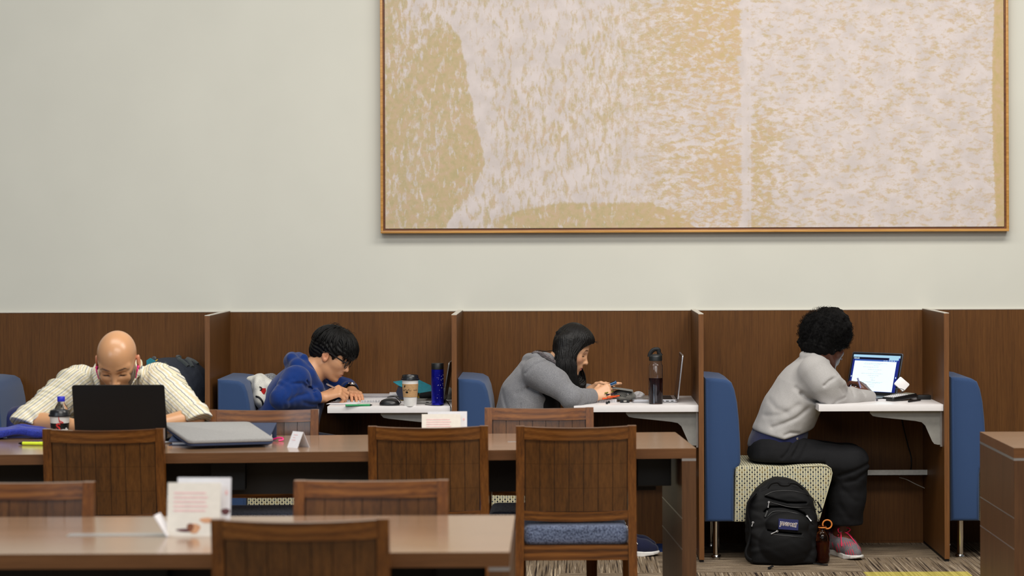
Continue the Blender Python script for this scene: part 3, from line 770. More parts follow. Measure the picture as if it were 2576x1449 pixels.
# ----------------------------------------------------------------- the man in the blue hoodie
def man_blue():
    Yc = 11.0
    M = frame((math.cos(R(27)) * math.cos(R(10)), -math.sin(R(10)) * math.cos(R(27)), -math.sin(R(27))))
    ear = at(818.8, 896, Yc - .075); c = ear - Vector(M @ A3((-.008, -.0765, -.008)))
    c = Vector(c)
    nb = at(776, 955, Yc); ch = at(752, 990, Yc)
    sp = [at(709, 1128, Yc), at(722, 1062, Yc), at(744, 997, Yc), at(764, 945, Yc)]
    shN, shF = at(744, 957, Yc - .165), at(775, 952, Yc + .16)
    elN, wrN = at(707, 1003, 10.74), at(812, 1000, 10.90)
    elF, wrF = at(868, 982, 11.27), at(884, 984, 11.14)
    hipN, hipF = at(705, 1128, Yc - .09), at(705, 1128, Yc + .09); kn = [at(905, 1140, Yc - .12), at(900, 1140, Yc + .12)]
    an = [Vector((kn[0].x - .03, Yc - .12, .06)), Vector((kn[1].x - .03, Yc + .12, .06))]
    kN = wrN + Vector((.088, -.005, .040))
    HN = dict(w=wrN, d=Vector((.86, .08, .34)), n=Vector((-.25, -.62, .75)), side=(.2, .7, .4),
              curl=[(R(52), R(55), R(18)), (R(58), R(58), R(22)), (R(64), R(62), R(28)), (R(68), R(66), R(30))], thumb=[(.045, .040, -.012), (.075, .038, -.035), (.098, .022, -.050)])
    HF = dict(w=wrF, d=Vector((.30, -.94, -.05)), n=Vector((.15, -.05, .98)), side=(-1, -.1, 0),
              curl=[(R(10), R(16), R(10)), (R(8), R(14), R(10)), (R(10), R(15), R(10)), (R(12), R(18), R(10))], thumb=[(.04, .045, -.012), (.066, .058, -.022), (.088, .060, -.030)])
    def headf(P): return head(P, c, M, 1.0, dict(face=(.060, .060, .080), nose=.86))
    def body(P):
        d = near(P, c, .20, headf)
        d = smin(d, chain(P, [c + Vector(M @ A3((-.030, 0, -.055))), at(798, 925, Yc), nb], [.057, .055, .062], .02), .02)
        Q = squash(P, Yc, 1.35); d = smin(d, chain(Q, sp, [.115, .105, .105, .075], .03), .03)
        d = smin(d, chain(P, [shN, elN, wrN], [.045, .038, .026]), .02); d = smin(d, chain(P, [shF, elF, wrF], [.045, .038, .026]), .02)
        d = smin(d, near(P, wrN + Vector((.07, 0, .0)), .16, lambda q: hand(q, **HN)), .012)
        d = smin(d, near(P, wrF + Vector((.02, -.07, -.02)), .16, lambda q: hand(q, **HF)), .012)
        for hp, k, a in ((hipN, kn[0], an[0]), (hipF, kn[1], an[1])):
            d = smin(d, chain(P, [hp, k, a, a + Vector((.12, 0, -.015))], [.08, .05, .033, .022]), .03)
        return smax(d, np.where(P[:, 0] < -1.05, .458 - P[:, 2], -1).astype(f32), .015)
    def tint(V):
        Q = (V - A3(c)) @ M; x, y, z = Q[:, 0], np.abs(Q[:, 1]), Q[:, 2]; hd = (np.abs(Q) < .14).all(1)
        C = np.tile(lm((206, 152, 112)), (len(V), 1))
        def mixin(w, col):
            w = np.clip(w, 0, 1)[:, None] * hd[:, None]; C[:] = C * (1 - w) + lm(col) * w
        g = lambda e: np.clip(1.6 - e, 0, 1)
        mixin(g(((x - .083) / .014) ** 2 + (y / .021) ** 2 + ((z + .066) / .0095) ** 2) * .75, (168, 96, 84))
        bz = .026 + .02 * (y - .02) - 4 * np.maximum(y - .035, 0) ** 2 * 30
        mixin(g(((z - bz) / .0042) ** 2 + ((y - .030) / .020) ** 2) * (x > .045), (28, 20, 18))
        mixin(g(((z + .005) / .0024) ** 2 + ((y - .0315) / .0135) ** 2) * (x > .06), (20, 14, 12))
        mixin(g(((x + .008) / .02) ** 2 + ((y - .078) / .012) ** 2 + ((z + .006) / .032) ** 2) * .35, (206, 118, 90))
        tp = np.array([tuple(wrF + Vector((.02, -.12, -.06)))], f32)
        w = np.clip(1 - np.sqrt(((V - tp) ** 2).sum(1)) / .09, 0, 1)[:, None] * .5; C[:] = C * (1 - w) + lm((206, 122, 104)) * w
        return C
    lo, hi = bbox([c, elN, wrN + Vector((.15, -.08, 0)), wrF, sp[0], an[0], an[1], kn[0] + Vector((.15, 0, 0)), shF], .16); lo[2] = .0
    b = sdf_obj('person', body, lo, hi, .003, M_skin, None, {'tint': tint}); person_root(b, 'man in royal blue hoodie and black glasses writing at the carrel desk')
    # hoodie
    cuff = (wrN - elN).normalized(); cuffF = (wrF - elF).normalized()
    cN, cF = at(797, 1000, 10.885), elF + (wrF - elF) * .82
    hood = [at(735, 908, Yc), at(748, 922, Yc - .085), at(775, 945, Yc - .105), at(800, 975, Yc - .06), at(806, 990, Yc), at(812, 970, Yc + .06), at(790, 935, Yc + .1), at(752, 912, Yc + .085), at(735, 908, Yc)]
    def sleeve(P, a, e, w, cp, cd, rr):
        q = chain(P, [a, e, w], rr, .02)
        t = np.clip(((P - A3(e)) @ A3(cd)), -1, 1)
        q = q + .0018 * np.sin(P @ A3(cd) * 170 + 2 * np.sin(P[:, 2] * 60)) * np.exp(-np.abs(t) / .08)
        return smax(q, (P - A3(cp)) @ A3(cd), .006)
    def hoodie(P):
        Q = squash(P, Yc, 1.38); d = chain(Q, sp, [.148, .142, .130, .088], .05)
        d = smax(d, -(P[:, 2] - .50), .02)
        d = smin(d, sleeve(P, shN, elN, wrN, cN, cuff, [.073, .051, .039]), .03)
        d = smin(d, sleeve(P, shF, elF, wrF, cF, cuffF, [.072, .058, .042]), .03)
        d = d + .0022 * wob(P, 24, 3) + .0010 * wob(P, 80, 5)
        s_ = Yc - .02
        for p_, de, wi in (([(742, 962), (765, 962), (787, 985), (795, 1000)], .010, .008), ([(735, 1003), (752, 993), (775, 990)], .008, .009), ([(728, 1018), (745, 1006)], .0025, .010), ([(714, 970), (725, 958), (745, 950)], .005, .010), ([(770, 1010), (785, 1016), (800, 1016)], .006, .009), ([(690, 1000), (700, 985), (722, 975)], .002, .014)):
            d = d + crease(P, [at(x, y, 10.85) for x, y in p_], de, wi, s_)
        hd = chain(P, hood, [.036, .034, .034, .026, .022, .026, .034, .036, .036], .02)
        hd = smin(hd, chain(P, [at(733, 902, Yc - .05), at(733, 900, Yc + .06)], [.026, .026]), .02)
        hd = smin(hd, chain(P, [at(765, 900, Yc - .03), at(752, 897, Yc + .05)], [.020, .022]), .012)
        hd = hd + .003 * wob(P, 60, 8)
        d = smin(d, hd, .012)
        d = smax(d, -chain(P, [at(742, 962, Yc - .21), at(770, 958, Yc - .20), at(792, 985, Yc - .15)], [.003, .004, .003]), .012)
        nk = chain(P, [c + Vector(M @ A3((-.02, 0, -.06))), at(800, 925, Yc), at(783, 945, Yc)], [.066, .064, .055])
        return smax(d, -nk, .01)
    lo, hi = bbox([sp[0], elN, wrN, wrF, elF, sp[3], at(735, 880, Yc)], .17); lo[2] = .49
    h = sub(b, 'hoodie', hoodie, lo, hi, .0048, M_hood_blue); h['label'] = 'royal blue hooded sweatshirt'
    # white print on the front pocket and a navy tee edge
    bm = NB()
    for p in ([(783, 1031), (789, 1022), (792, 1014)], [(795, 1024), (799, 1020), (801, 1026), (796, 1029)], [(803, 1036), (808, 1041), (803, 1046), (809, 1050)]):
        tube(bm, [at(x, y, Yc - .195) for x, y in p], .0012, 5)
    # trousers
    def trs(P):
        d = None
        for hp, k, a in ((hipN, kn[0], an[0]), (hipF, kn[1], an[1])):
            e = chain(P, [hp, k, a], [.105, .072, .055], .03); d = e if d is None else smin(d, e, .03)
        d = smin(d, ell(P, at(705, 1140, Yc), (.14, .18, .12)), .05)
        d = smax(d, np.where(P[:, 0] < -1.05, .450 - P[:, 2], -1).astype(f32), .02); return smax(d + .003 * wob(P, 50, 2), -(P[:, 2] - .085), .01)
    lo, hi = bbox([hipN, hipF, *kn, *an], .2); lo[2] = .07
    sub(b, 'trousers', trs, lo, hi, .008, M_jeans)
    bm.free()
    # hair: cap plus locks
    zh = lambda x: np.interp(x, [-.13, -.06, -.035, -.015, .015, .03, .05, .075, .12], [-.060, -.052, -.035, .012, .006, -.012, .030, .028, .016])
    def cap(P):
        Q = (P - A3(c)) @ M
        d = ell(Q, (-.010, 0, .040), (.110, .0885, .095)); d = smin(d, ell(Q, (.062, 0, .052), (.046, .062, .045)), .03)
        d = smin(d, ell(Q, (-.070, 0, -.010), (.040, .058, .05)), .03)
        th = np.arctan2(Q[:, 1], Q[:, 2] - .02); d = d + .0022 * np.sin(th * 26 + Q[:, 0] * 70 + 3 * np.sin(Q[:, 0] * 40)) + .002 * wob(Q, 90, 4)
        d = smax(d, zh(Q[:, 0]).astype(f32) - Q[:, 2] + .003 * np.sin(th * 40), .006)
        return d
    lo, hi = bbox([c], .17)
    hr = sub(b, 'hair', cap, lo, hi, .0035, M_hair)
    rnd = random.Random(3); ps = []
    for i in range(520):
        a = rnd.uniform(0, 2 * math.pi); el = rnd.uniform(.05, 1.0); L = rnd.uniform(.5, .95); p = []
        for j in range(7):
            e = el + L * j / 6; e = min(e, 2.2)
            q = Vector((math.sin(e) * math.cos(a + .15 * j / 6), math.sin(e) * math.sin(a + .15 * j / 6), math.cos(e)))
            lift = 1.015 + .02 * rnd.random()
            q = Vector((-.012 + q.x * .112 * lift + (.012 if q.x > .3 else 0), q.y * .0885 * lift, .040 + q.z * .096 * lift))
            if q.z < zh(q.x) - .004: break
            p.append(h2w(c, M, q))
        if len(p) > 3: ps.append((p, rnd.uniform(.003, .0055)))
    for i in range(60):          # fringe
        y = rnd.uniform(-.06, .06); x0 = .090 - y * y * 8; p = []
        for t in (0, .33, .66, 1): p.append(h2w(c, M, (x0 - .03 + .040 * math.sin(t * 1.9), y + rnd.uniform(-.004, .004), .098 - .092 * t + rnd.uniform(-.010, .010) * t)))
        ps.append((p, rnd.uniform(.004, .007)))
    for i in range(60):          # crown wisps
        y = rnd.uniform(-.05, .05); x = rnd.uniform(-.08, .03); p = [h2w(c, M, (x, y, .125)), h2w(c, M, (x + .012, y, .136 + rnd.random() * .006)), h2w(c, M, (x + .03, y + .004, .136))]
        ps.append((p, .0016))
    locks('hair_strand', hr, M_hair, ps, .004)
    # glasses
    gl = bpy.data.objects.new('glasses', None); COL.objects.link(gl); gl.parent = b; ORG[gl] = Vector((0, 0, 0)); gl['label'] = 'black framed glasses'
    bm = NB(); bl = NB()
    for s in (-1, 1):
        cx = .096; pts = [h2w(c, M, (cx - abs(yy) * .10, s * (.033 + yy), -.003 + zz)) for yy, zz in rpoly(-.024, -.017, .024, .017, .008, 4)]
        tube(bm, pts + [pts[0]], .0021, 6, False)
        f = [bl.verts.new(p) for p in pts]; bl.faces.new(f); g = [bl.verts.new(p + Vector(M @ A3((.0012, 0, 0)))) for p in pts]; bl.faces.new(g[::-1])
        for i in range(len(f)): bl.faces.new((f[i], g[i], g[(i + 1) % len(f)], f[(i + 1) % len(f)]))
    tube(bm, [h2w(c, M, (.094, -.010, .003)), h2w(c, M, (.097, 0, .005)), h2w(c, M, (.094, .010, .003))], .002, 6)
    obj('rim', bm, M_black, gl); obj('lens', bl, M_lens, gl, False)
    for s in (-1, 1):
        bm = NB(); tube(bm, [h2w(c, M, q) for q in ((.093, s * .058, .006), (.080, s * .074, .008), (.03, s * .083, .014), (-.004, s * .086, .018), (-.024, s * .083, .004))], [.0032, .0036, .003, .0026, .0018], 6); obj('temple_arm', bm, M_black, gl)
    # wrist watch on the far wrist
    bm = NB(); wp = wrF - (wrF - elF).normalized() * .012; ax = (wrF - elF).normalized(); e1 = Vector((0, 0, 1)); e1 = (e1 - ax * e1.dot(ax)).normalized(); e2 = ax.cross(e1)
    pts = [wp + (e1 * math.cos(a) + e2 * math.sin(a)) * .034 for a in [2 * math.pi * i / 20 for i in range(21)]]
    tube(bm, pts, .007, 6, False); wt = obj('wristwatch', bm, M_black, b)
    bm = NB(); q = e1.to_track_quat('Z', 'Y').to_matrix().to_4x4(); lathe(bm, [(.019, .0), (.020, .004), (.017, .010), (0, .0115)], (0, 0, 0), 20, Matrix.Translation(wp + e1 * .033 + Vector((.004, -.012, 0))) @ q); obj('dial', bm, M_chrome, wt)
    for a in an: shoe(b, a + Vector((-.04, 0, -.06)), (1, 0, 0), 'navy')
    return dict(b=b, wrN=wrN, c=c, M=M)
# ----------------------------------------------------------------- the woman in the dark grey hoodie
def woman_grey():
    Yc = 11.0
    M = frame((math.cos(R(19)), -.07, -math.sin(R(19)))); nt_ = at(1479.5, 917.0, Yc); c = Vector(nt_ - Vector(M @ A3((.109, 0, -.036))))
    nb = at(1385, 940, Yc); sp = [at(1310, 1130, Yc), at(1316, 1062, Yc), at(1328, 1000, Yc), at(1358, 945, Yc), at(1375, 922, Yc)]
    shN, shF = at(1352, 938, Yc - .165), at(1380, 935, Yc + .16)
    elN, wrN = at(1440, 1003, 10.77), at(1490, 997, 10.90)
    elF, wrF = at(1450, 992, 11.22), at(1484, 984, 11.08)
    hip = [at(1305, 1128, Yc - .09), at(1305, 1128, Yc + .09)]; kn = [at(1490, 1150, Yc - .1), at(1495, 1145, Yc + .1)]
    an = [Vector((.205, 10.96, .09)), Vector((.20, 11.1, .09))]
    HN = dict(w=wrN, d=Vector((.90, .10, .30)), n=Vector((-.1, -.92, .38)), side=(-.2, .0, 1),
              curl=[(R(20), R(18), R(8)), (R(56), R(56), R(22)), (R(68), R(64), R(25)), (R(76), R(66), R(30))], thumb=[(.034, .034, -.012), (.052, .048, -.020), (.070, .044, -.032)])
    HF = dict(w=wrF, d=Vector((.86, -.12, .12)), n=Vector((-.1, .95, .2)), side=(-.2, .0, 1),
              curl=[(R(40), R(45), R(20))] * 4, thumb=[(.040, .036, -.012), (.066, .042, -.022), (.090, .036, -.030)])
    def body(P):
        d = near(P, c, .20, lambda q: head(q, c, M, .98, dict(nose=.95, face=(.061, .058, .080), down=1, cran=(.088, .0755, .083), cc=.003)))
        d = smin(d, chain(P, [c + Vector(M @ A3((-.03, 0, -.055))), at(1405, 925, Yc), nb], [.05, .048, .055], .02), .02)
        Q = squash(P, Yc, 1.3); d = smin(d, chain(Q, sp, [.11, .10, .10, .075, .05], .03), .03)
        d = smin(d, chain(P, [shN, elN, wrN], [.042, .034, .025]), .02); d = smin(d, chain(P, [shF, elF, wrF], [.042, .034, .025]), .02)
        d = smin(d, near(P, wrN + Vector((.06, 0, .03)), .16, lambda q: hand(q, **HN, s=.95)), .012)
        d = smin(d, near(P, wrF + Vector((.06, 0, .03)), .16, lambda q: hand(q, **HF, s=.95)), .012)
        for hp, k, a in zip(hip, kn, an): d = smin(d, chain(P, [hp, k, a, a + Vector((.12, -.01, -.04))], [.08, .05, .033, .022]), .03)
        return smax(d, np.where(P[:, 0] < .08, .458 - P[:, 2], -1).astype(f32), .015)
    def tint(V):
        Q = (V - A3(c)) @ M / .98; x, y, z = Q[:, 0], np.abs(Q[:, 1]), Q[:, 2]; hd = (np.abs(Q) < .14).all(1)
        C = np.tile(lm((214, 164, 126)), (len(V), 1))
        def mixin(w, col):
            w = np.clip(w, 0, 1)[:, None] * hd[:, None]; C[:] = C * (1 - w) + lm(col) * w
        g = lambda e: np.clip(1.6 - e, 0, 1)
        mixin(g(((x - .083) / .014) ** 2 + (y / .021) ** 2 + ((z + .066) / .0105) ** 2) * 1.0, (190, 92, 90))
        bz = .027 + .02 * (y - .02) - 4 * np.maximum(y - .035, 0) ** 2 * 30
        mixin(g(((z - bz) / .0032) ** 2 + ((y - .030) / .020) ** 2) * (x > .045) * .9, (40, 28, 24))
        mixin(g(((z + .0055) / .0036) ** 2 + ((y - .0325) / .016) ** 2) * (x > .055), (14, 10, 9))
        mixin(g(((x - .06) / .03) ** 2 + ((y - .045) / .02) ** 2 + ((z + .03) / .02) ** 2) * .25, (222, 140, 118))
        return C
    lo, hi = bbox([c, elN, wrN + Vector((.15, -.05, .05)), wrF, sp[0], *an, kn[0] + Vector((.08, 0, 0)), shF], .16); lo[2] = 0
    b = sdf_obj('person', body, lo, hi, .003, M_skin, None, {'tint': tint}); person_root(b, 'woman with long black hair in dark grey hoodie looking at her phone')
    cN, cd = wrN + Vector((.004, 0, 0)), (wrN - elN).normalized(); cF, cdF = wrF, (wrF - elF).normalized()
    def sleeve(P, pts, cp, cdir, rr):
        q = chain(P, pts, rr, .03); e = pts[-2]; t = (P - A3(e)) @ A3(cdir)
        q = q + .003 * np.sin(P @ A3(cdir) * 230 + 2.2 * np.sin(P[:, 2] * 70)) * np.exp(-((t - .05) / .06) ** 2)
        return smax(q, (P - A3(cp)) @ A3(cdir), .006)
    hoodp = [at(1330, 905, Yc), at(1350, 905, Yc - .08), at(1385, 925, Yc - .10), at(1412, 955, Yc - .08)]; hoodq = [at(1330, 905, Yc), at(1350, 900, Yc + .08), at(1385, 915, Yc + .1), at(1412, 950, Yc + .08)]
    def jacket(P):
        Q = squash(P, Yc, 1.36); d = chain(Q, sp, [.142, .132, .125, .098, .06], .05)
        d = smax(d, -(P[:, 2] - .52), .02)
        md = at(1395, 965, Yc - .19)
        d = smin(d, sleeve(P, [shN, md, elN, wrN], cN, cd, [.076, .064, .050, .036]), .035)
        d = smin(d, sleeve(P, [shF, elF, wrF], cF, cdF, [.072, .052, .036]), .035)
        d = d + .0024 * wob(P, 24, 13) + .0010 * wob(P, 85, 15)
        for p_, de, wi in (([(1322, 938), (1345, 915), (1372, 907), (1392, 915)], .006, .006), ([(1330, 975), (1352, 985), (1385, 1000), (1405, 1012)], .009, .009), ([(1300, 990), (1325, 978), (1345, 985)], .005, .012), ([(1262, 985), (1268, 1010), (1276, 1035)], .005, .008), ([(1310, 1015), (1305, 1035)], .003, .004), ([(1300, 905), (1318, 960), (1330, 975)], .003, .010), ([(1455, 978), (1462, 985), (1468, 992)], .004, .004), ([(1447, 970), (1452, 978)], .004, .004)):
            d = d + crease(P, [at(x, y, 10.85) for x, y in p_], de, wi, Yc - .03)
        for p_ in (hoodp, hoodq): d = smin(d, chain(P, p_, [.030, .030, .026, .016], .015) + .0025 * wob(P, 70, 9), .010)
        d = smax(d, -chain(P, [at(1322, 938, Yc - .14), at(1345, 915, Yc - .17), at(1375, 908, Yc - .15)], [.002, .004, .002]), .012)     # hood seam shadow line
        d = smax(d, -chain(P, [at(1345, 985, Yc - .22), at(1385, 1000, Yc - .2), at(1402, 1010, Yc - .18)], [.002, .006, .004]), .016)   # under the arm
        d = smax(d, -chain(P, [at(1265, 985, Yc - .2), at(1275, 1025, Yc - .2)], [.002, .004]), .012)
        # open front
        fr = ell(P, at(1432, 1060, Yc), (.085, .125, .26)); d = smax(d, -fr, .012)
        return d
    lo, hi = bbox([sp[0], elN, wrN, wrF, elF, sp[4], shN, shF], .17); lo[2] = .51
    h = sub(b, 'hoodie', jacket, lo, hi, .0048, M_hood_grey); h['label'] = 'heather grey zip hoodie'
    def tee(P):
        Q = squash(P, Yc, 1.3); d = chain(Q, [at(1322, 1130, Yc), at(1336, 1062, Yc), at(1350, 1000, Yc), at(1376, 945, Yc)], [.128, .125, .112, .075], .04)
        return smax(d + .003 * wob(P, 60, 1), -(P[:, 2] - .5), .02)
    lo, hi = bbox([sp[0], sp[3]], .2); lo[2] = .49; sub(b, 'shirt', tee, lo, hi, .007, M_blackcloth)
    bm = NB(); 
    for k in range(3): tube(bm, smooth_pts([at(1340 + 3 * k, 888 - 2 * k, Yc - .06), at(1362, 888 + 3 * k, Yc - .10), at(1392, 906 + 2 * k, Yc - .11), at(1397, 912 + 3 * k, Yc - .09)], 5), .006 - .001 * k, 6)
    sc_ = obj('scarf', bm, fabric('satin_lining', (60, 54, 56), (120, 112, 114), 90, .5), b); sc_['label'] = 'shiny grey hood lining at the neck'
    def trs(P):
        d = None
        for hp, k, a in zip(hip, kn, an):
            e = chain(P, [hp, k, a], [.10, .070, .052], .03); d = e if d is None else smin(d, e, .03)
        d = smin(d, ell(P, at(1305, 1140, Yc), (.13, .18, .12)), .05)
        d = smax(d, np.where(P[:, 0] < .08, .450 - P[:, 2], -1).astype(f32), .02); return smax(d + .003 * wob(P, 50, 2), -(P[:, 2] - .11), .01)
    lo, hi = bbox([*hip, *kn, *an], .2); lo[2] = .09; sub(b, 'trousers', trs, lo, hi, .008, M_blackcloth)
    for i, (a) in enumerate(an): shoe(b, a + Vector((-.04, 0, -.09)), (1, -.12, 0), 'navy')
    # long straight hair
    zl = lambda x: np.interp(x, [-.13, .0, .02, .05, .07, .095, .13], [-.4, -.4, -.4, .008, .040, .052, .070])
    curtN = [at(1424, 862, Yc - .055), at(1423, 905, Yc - .075), at(1428, 945, Yc - .085), at(1444, 980, Yc - .085), at(1456, 1000, Yc - .075)]
    curtF = [at(1420, 862, Yc + .055), at(1430, 905, Yc + .075), at(1448, 940, Yc + .07), at(1460, 965, Yc + .06), at(1462, 985, Yc + .05)]
    def cap(P):
        Q = (P - A3(c)) @ M; d = ell(Q, (.004, 0, .038), (.090, .088, .097))
        d = smin(d, ell(Q, (.045, 0, .070), (.058, .062, .045)), .03)
        d = smax(d, (zl(Q[:, 0]) - Q[:, 2]).astype(f32), .008)
        S = squash(P, Yc - .075, .62); e = chain(S, curtN, [.046, .046, .042, .028, .012], .03)
        S = squash(P, Yc + .065, .62); e = smin(e, chain(S, curtF, [.05, .046, .034, .022, .010], .03), .03)
        e = smin(e, chain(P, [at(1414, 868, Yc), at(1404, 895, Yc), at(1400, 912, Yc)], [.030, .026, .020]), .04)
        d = smin(d, e, .03)
        face = ell(Q, (.098, 0, -.042), (.060, .095, .110)); d = smax(d, -face, .012)
        a = np.arctan2(P[:, 1] - Yc, P[:, 0] - c.x); return d + .0016 * np.sin(a * 60 + 2 * wob(P, 20, 2)) + .0008 * np.sin(a * 140)
    lo, hi = bbox([c, curtN[-1], curtF[-1]], .17); hr = sub(b, 'hair', cap, lo, hi, .0035, M_hair_long)
    rnd = random.Random(5); ps = []
    for i in range(760):
        nearside = i % 3 != 2; cur = curtN if nearside else curtF; sg = -1 if nearside else 1
        az = rnd.uniform(.35, 2.75); e0 = rnd.uniform(.0, .35); w = rnd.uniform(-1, 1); p = []
        for j in range(5):       # over the skull
            e = e0 + (1.45 - e0) * j / 4; q = Vector((math.sin(e) * math.cos(az), sg * math.sin(e) * math.sin(az), math.cos(e)))
            q = Vector((.002 + q.x * (.099 if q.x > 0 else .088), q.y * .090, .038 + q.z * .099))
            if q.x > .06 and q.z < .05: break
            p.append(h2w(c, M, q))
        if len(p) == 5:
            k = len(cur)
            for j in range(1, k):
                rr = [.046, .045, .041, .027, .010][j]
                p.append(cur[j] + Vector((w * rr * 1.06, sg * (rr * .66 * math.sqrt(max(0, 1 - w * w)) + .006), rnd.uniform(-.006, .006) - (rnd.uniform(0, .02) if j == k - 1 else 0))))
        if len(p) >= 4: ps.append((smooth_pts(p, 3), rnd.uniform(.0014, .0034)))
    for i in range(9):           # stray hairs
        p = [h2w(c, M, (.085, rnd.uniform(-.03, .03), .085)), h2w(c, M, (.104, 0, .078)), h2w(c, M, (.118 + rnd.random() * .012, 0, .078 + rnd.uniform(-.006, .012)))]; ps.append((smooth_pts(p, 3), .0011))
    for i in range(14):
        p = [at(1395, 880, Yc), at(1380 - rnd.random() * 10, 884, Yc), at(1358 - rnd.random() * 10, 880 + rnd.random() * 8, Yc), at(1336, 889, Yc)]; ps.append((smooth_pts(p, 3), .0010))
    locks('hair_strand', hr, M_hair_long, ps, .003, 4)
    return dict(b=b, wrN=wrN, HN=HN, c=c)
def shoe(parent, heel, d, kind, pitch=0, s=1.0):
    """heel: point on the floor under the heel; d: direction of the toe"""
    d = Vector(d); d.z = 0; d.normalize(); l = Vector((0, 0, 1)).cross(d)
    Mr = Matrix(((d.x, l.x, 0), (d.y, l.y, 0), (0, 0, 1))) @ Matrix.Rotation(pitch, 3, 'Y').to_3x3()
    Mn = np.array(Mr, f32); H = A3(heel)
    def loc(P): return ((P - H) @ Mn) / s
    def solef(P):
        Q = loc(P); x = Q[:, 0]; hw = np.interp(x, [-.02, .03, .10, .19, .25, .28], [.024, .034, .032, .046, .036, .008])
        tz = np.interp(x, [-.02, .05, .15, .24, .28], [.030, .030, .024, .022, .026]); bz = np.interp(x, [-.02, 0, .2, .28], [.006, .0, .0, .014])
        d_ = np.maximum(np.abs(Q[:, 1]) - hw, np.maximum(Q[:, 2] - tz, bz - Q[:, 2]))
        return smax(d_, np.maximum(-.012 - x, x - .276), .012).astype(f32) * s - .001
    def upf(P):
        Q = loc(P); Q2 = Q.copy(); Q2[:, 1] *= 1.0
        e = chain(Q2, [(.022, 0, .090), (.034, 0, .055), (.125, 0, .050), (.205, 0, .036), (.246, 0, .032)], [.036, .040, .042, .039, .024], .02)
        e = smin(e, chain(Q2, [(.055, 0, .080), (.150, 0, .050)], [.036, .034]), .02)
        e = smax(e, .020 - Q[:, 2], .004); e = smax(e, ((Q - A3((.05, 0, .118))) @ A3((-.18, 0, .98))), .006)
        e = smax(e, -chain(Q, [(.03, 0, .085), (.035, 0, .15)], [.026, .032]), .006)
        return e * s
    cs = heel + d * .13 * s
    lo = np.array(cs) - .2; hi = np.array(cs) + .2; lo[2] = -.03; hi[2] = .25
    up_m, sole_m, lace_m = (M_shoe_grey, M_sole, M_lace) if kind == 'grey' else (M_navy, M_sole, M_sole)
    u = sdf_obj('shoe', upf, lo, hi, .0035, up_m, parent); sdf_obj('sole', solef, lo, hi, .0035, sole_m, u)
    def L2W(p): return Vector(H + Mn @ (A3(p) * s))
    bm = NB(); n = 5
    for i in range(n):
        x = .088 + .022 * i; z = .113 - .0085 * i - .0006 * i * i; zi = z - .010
        tube(bm, [L2W((x - .004, -.026, zi)), L2W((x, 0, z + .003)), L2W((x + .012, .026, zi))], .0025, 6)
        tube(bm, [L2W((x - .004, .026, zi)), L2W((x, 0, z + .004)), L2W((x + .012, -.026, zi))], .0025, 6)
    for sg in (-1, 1):
        tube(bm, smooth_pts([L2W((.086, 0, .116)), L2W((.10, sg * .02, .140)), L2W((.118, sg * .034, .132)), L2W((.105, sg * .02, .116)), L2W((.088, 0, .116))], 4), .0025, 6)
        tube(bm, smooth_pts([L2W((.086, 0, .116)), L2W((.115, sg * .016, .115)), L2W((.155, sg * .036, .080)), L2W((.175, sg * .044, .06))], 4), .0023, 6)
    obj('laces', bm, lace_m, u)
    return u
M_sole = plain('white_rubber', (226, 224, 220), .5, 0, .4, .03)
M_lace = plain('pink_lace', (236, 46, 92), .7, 0, .3, .05)
def shoe_mat():
    t = NT('grey_running_mesh'); p = t.co(); n = t.noise(p, 500, 2); w = t.n('ShaderNodeTexWave', wave_type='BANDS', bands_direction='X'); t.l(t.co('Object', (1, 1, .35), (0, R(35), 0)), w.inputs[0]); w.inputs['Scale'].default_value = 36; w.inputs['Distortion'].default_value = 1.5
    z = t.sep(p); base = t.ramp(n, [(.35, lin((88, 84, 88))), (.65, lin((122, 116, 120)))])
    m = t.math('MULTIPLY', t.ramp(w.outputs['Fac'], [(.55, (0, 0, 0, 1)), (.7, (1, 1, 1, 1))]), t.ramp(t.noise(p, 22, 1), [(.42, (0, 0, 0, 1)), (.58, (1, 1, 1, 1))]))
    c = t.mix(m, base, lin((196, 60, 84))); t.bump(n, .4, .001); return t.fin(c, .8, 0, .3)
M_shoe_grey = shoe_mat()
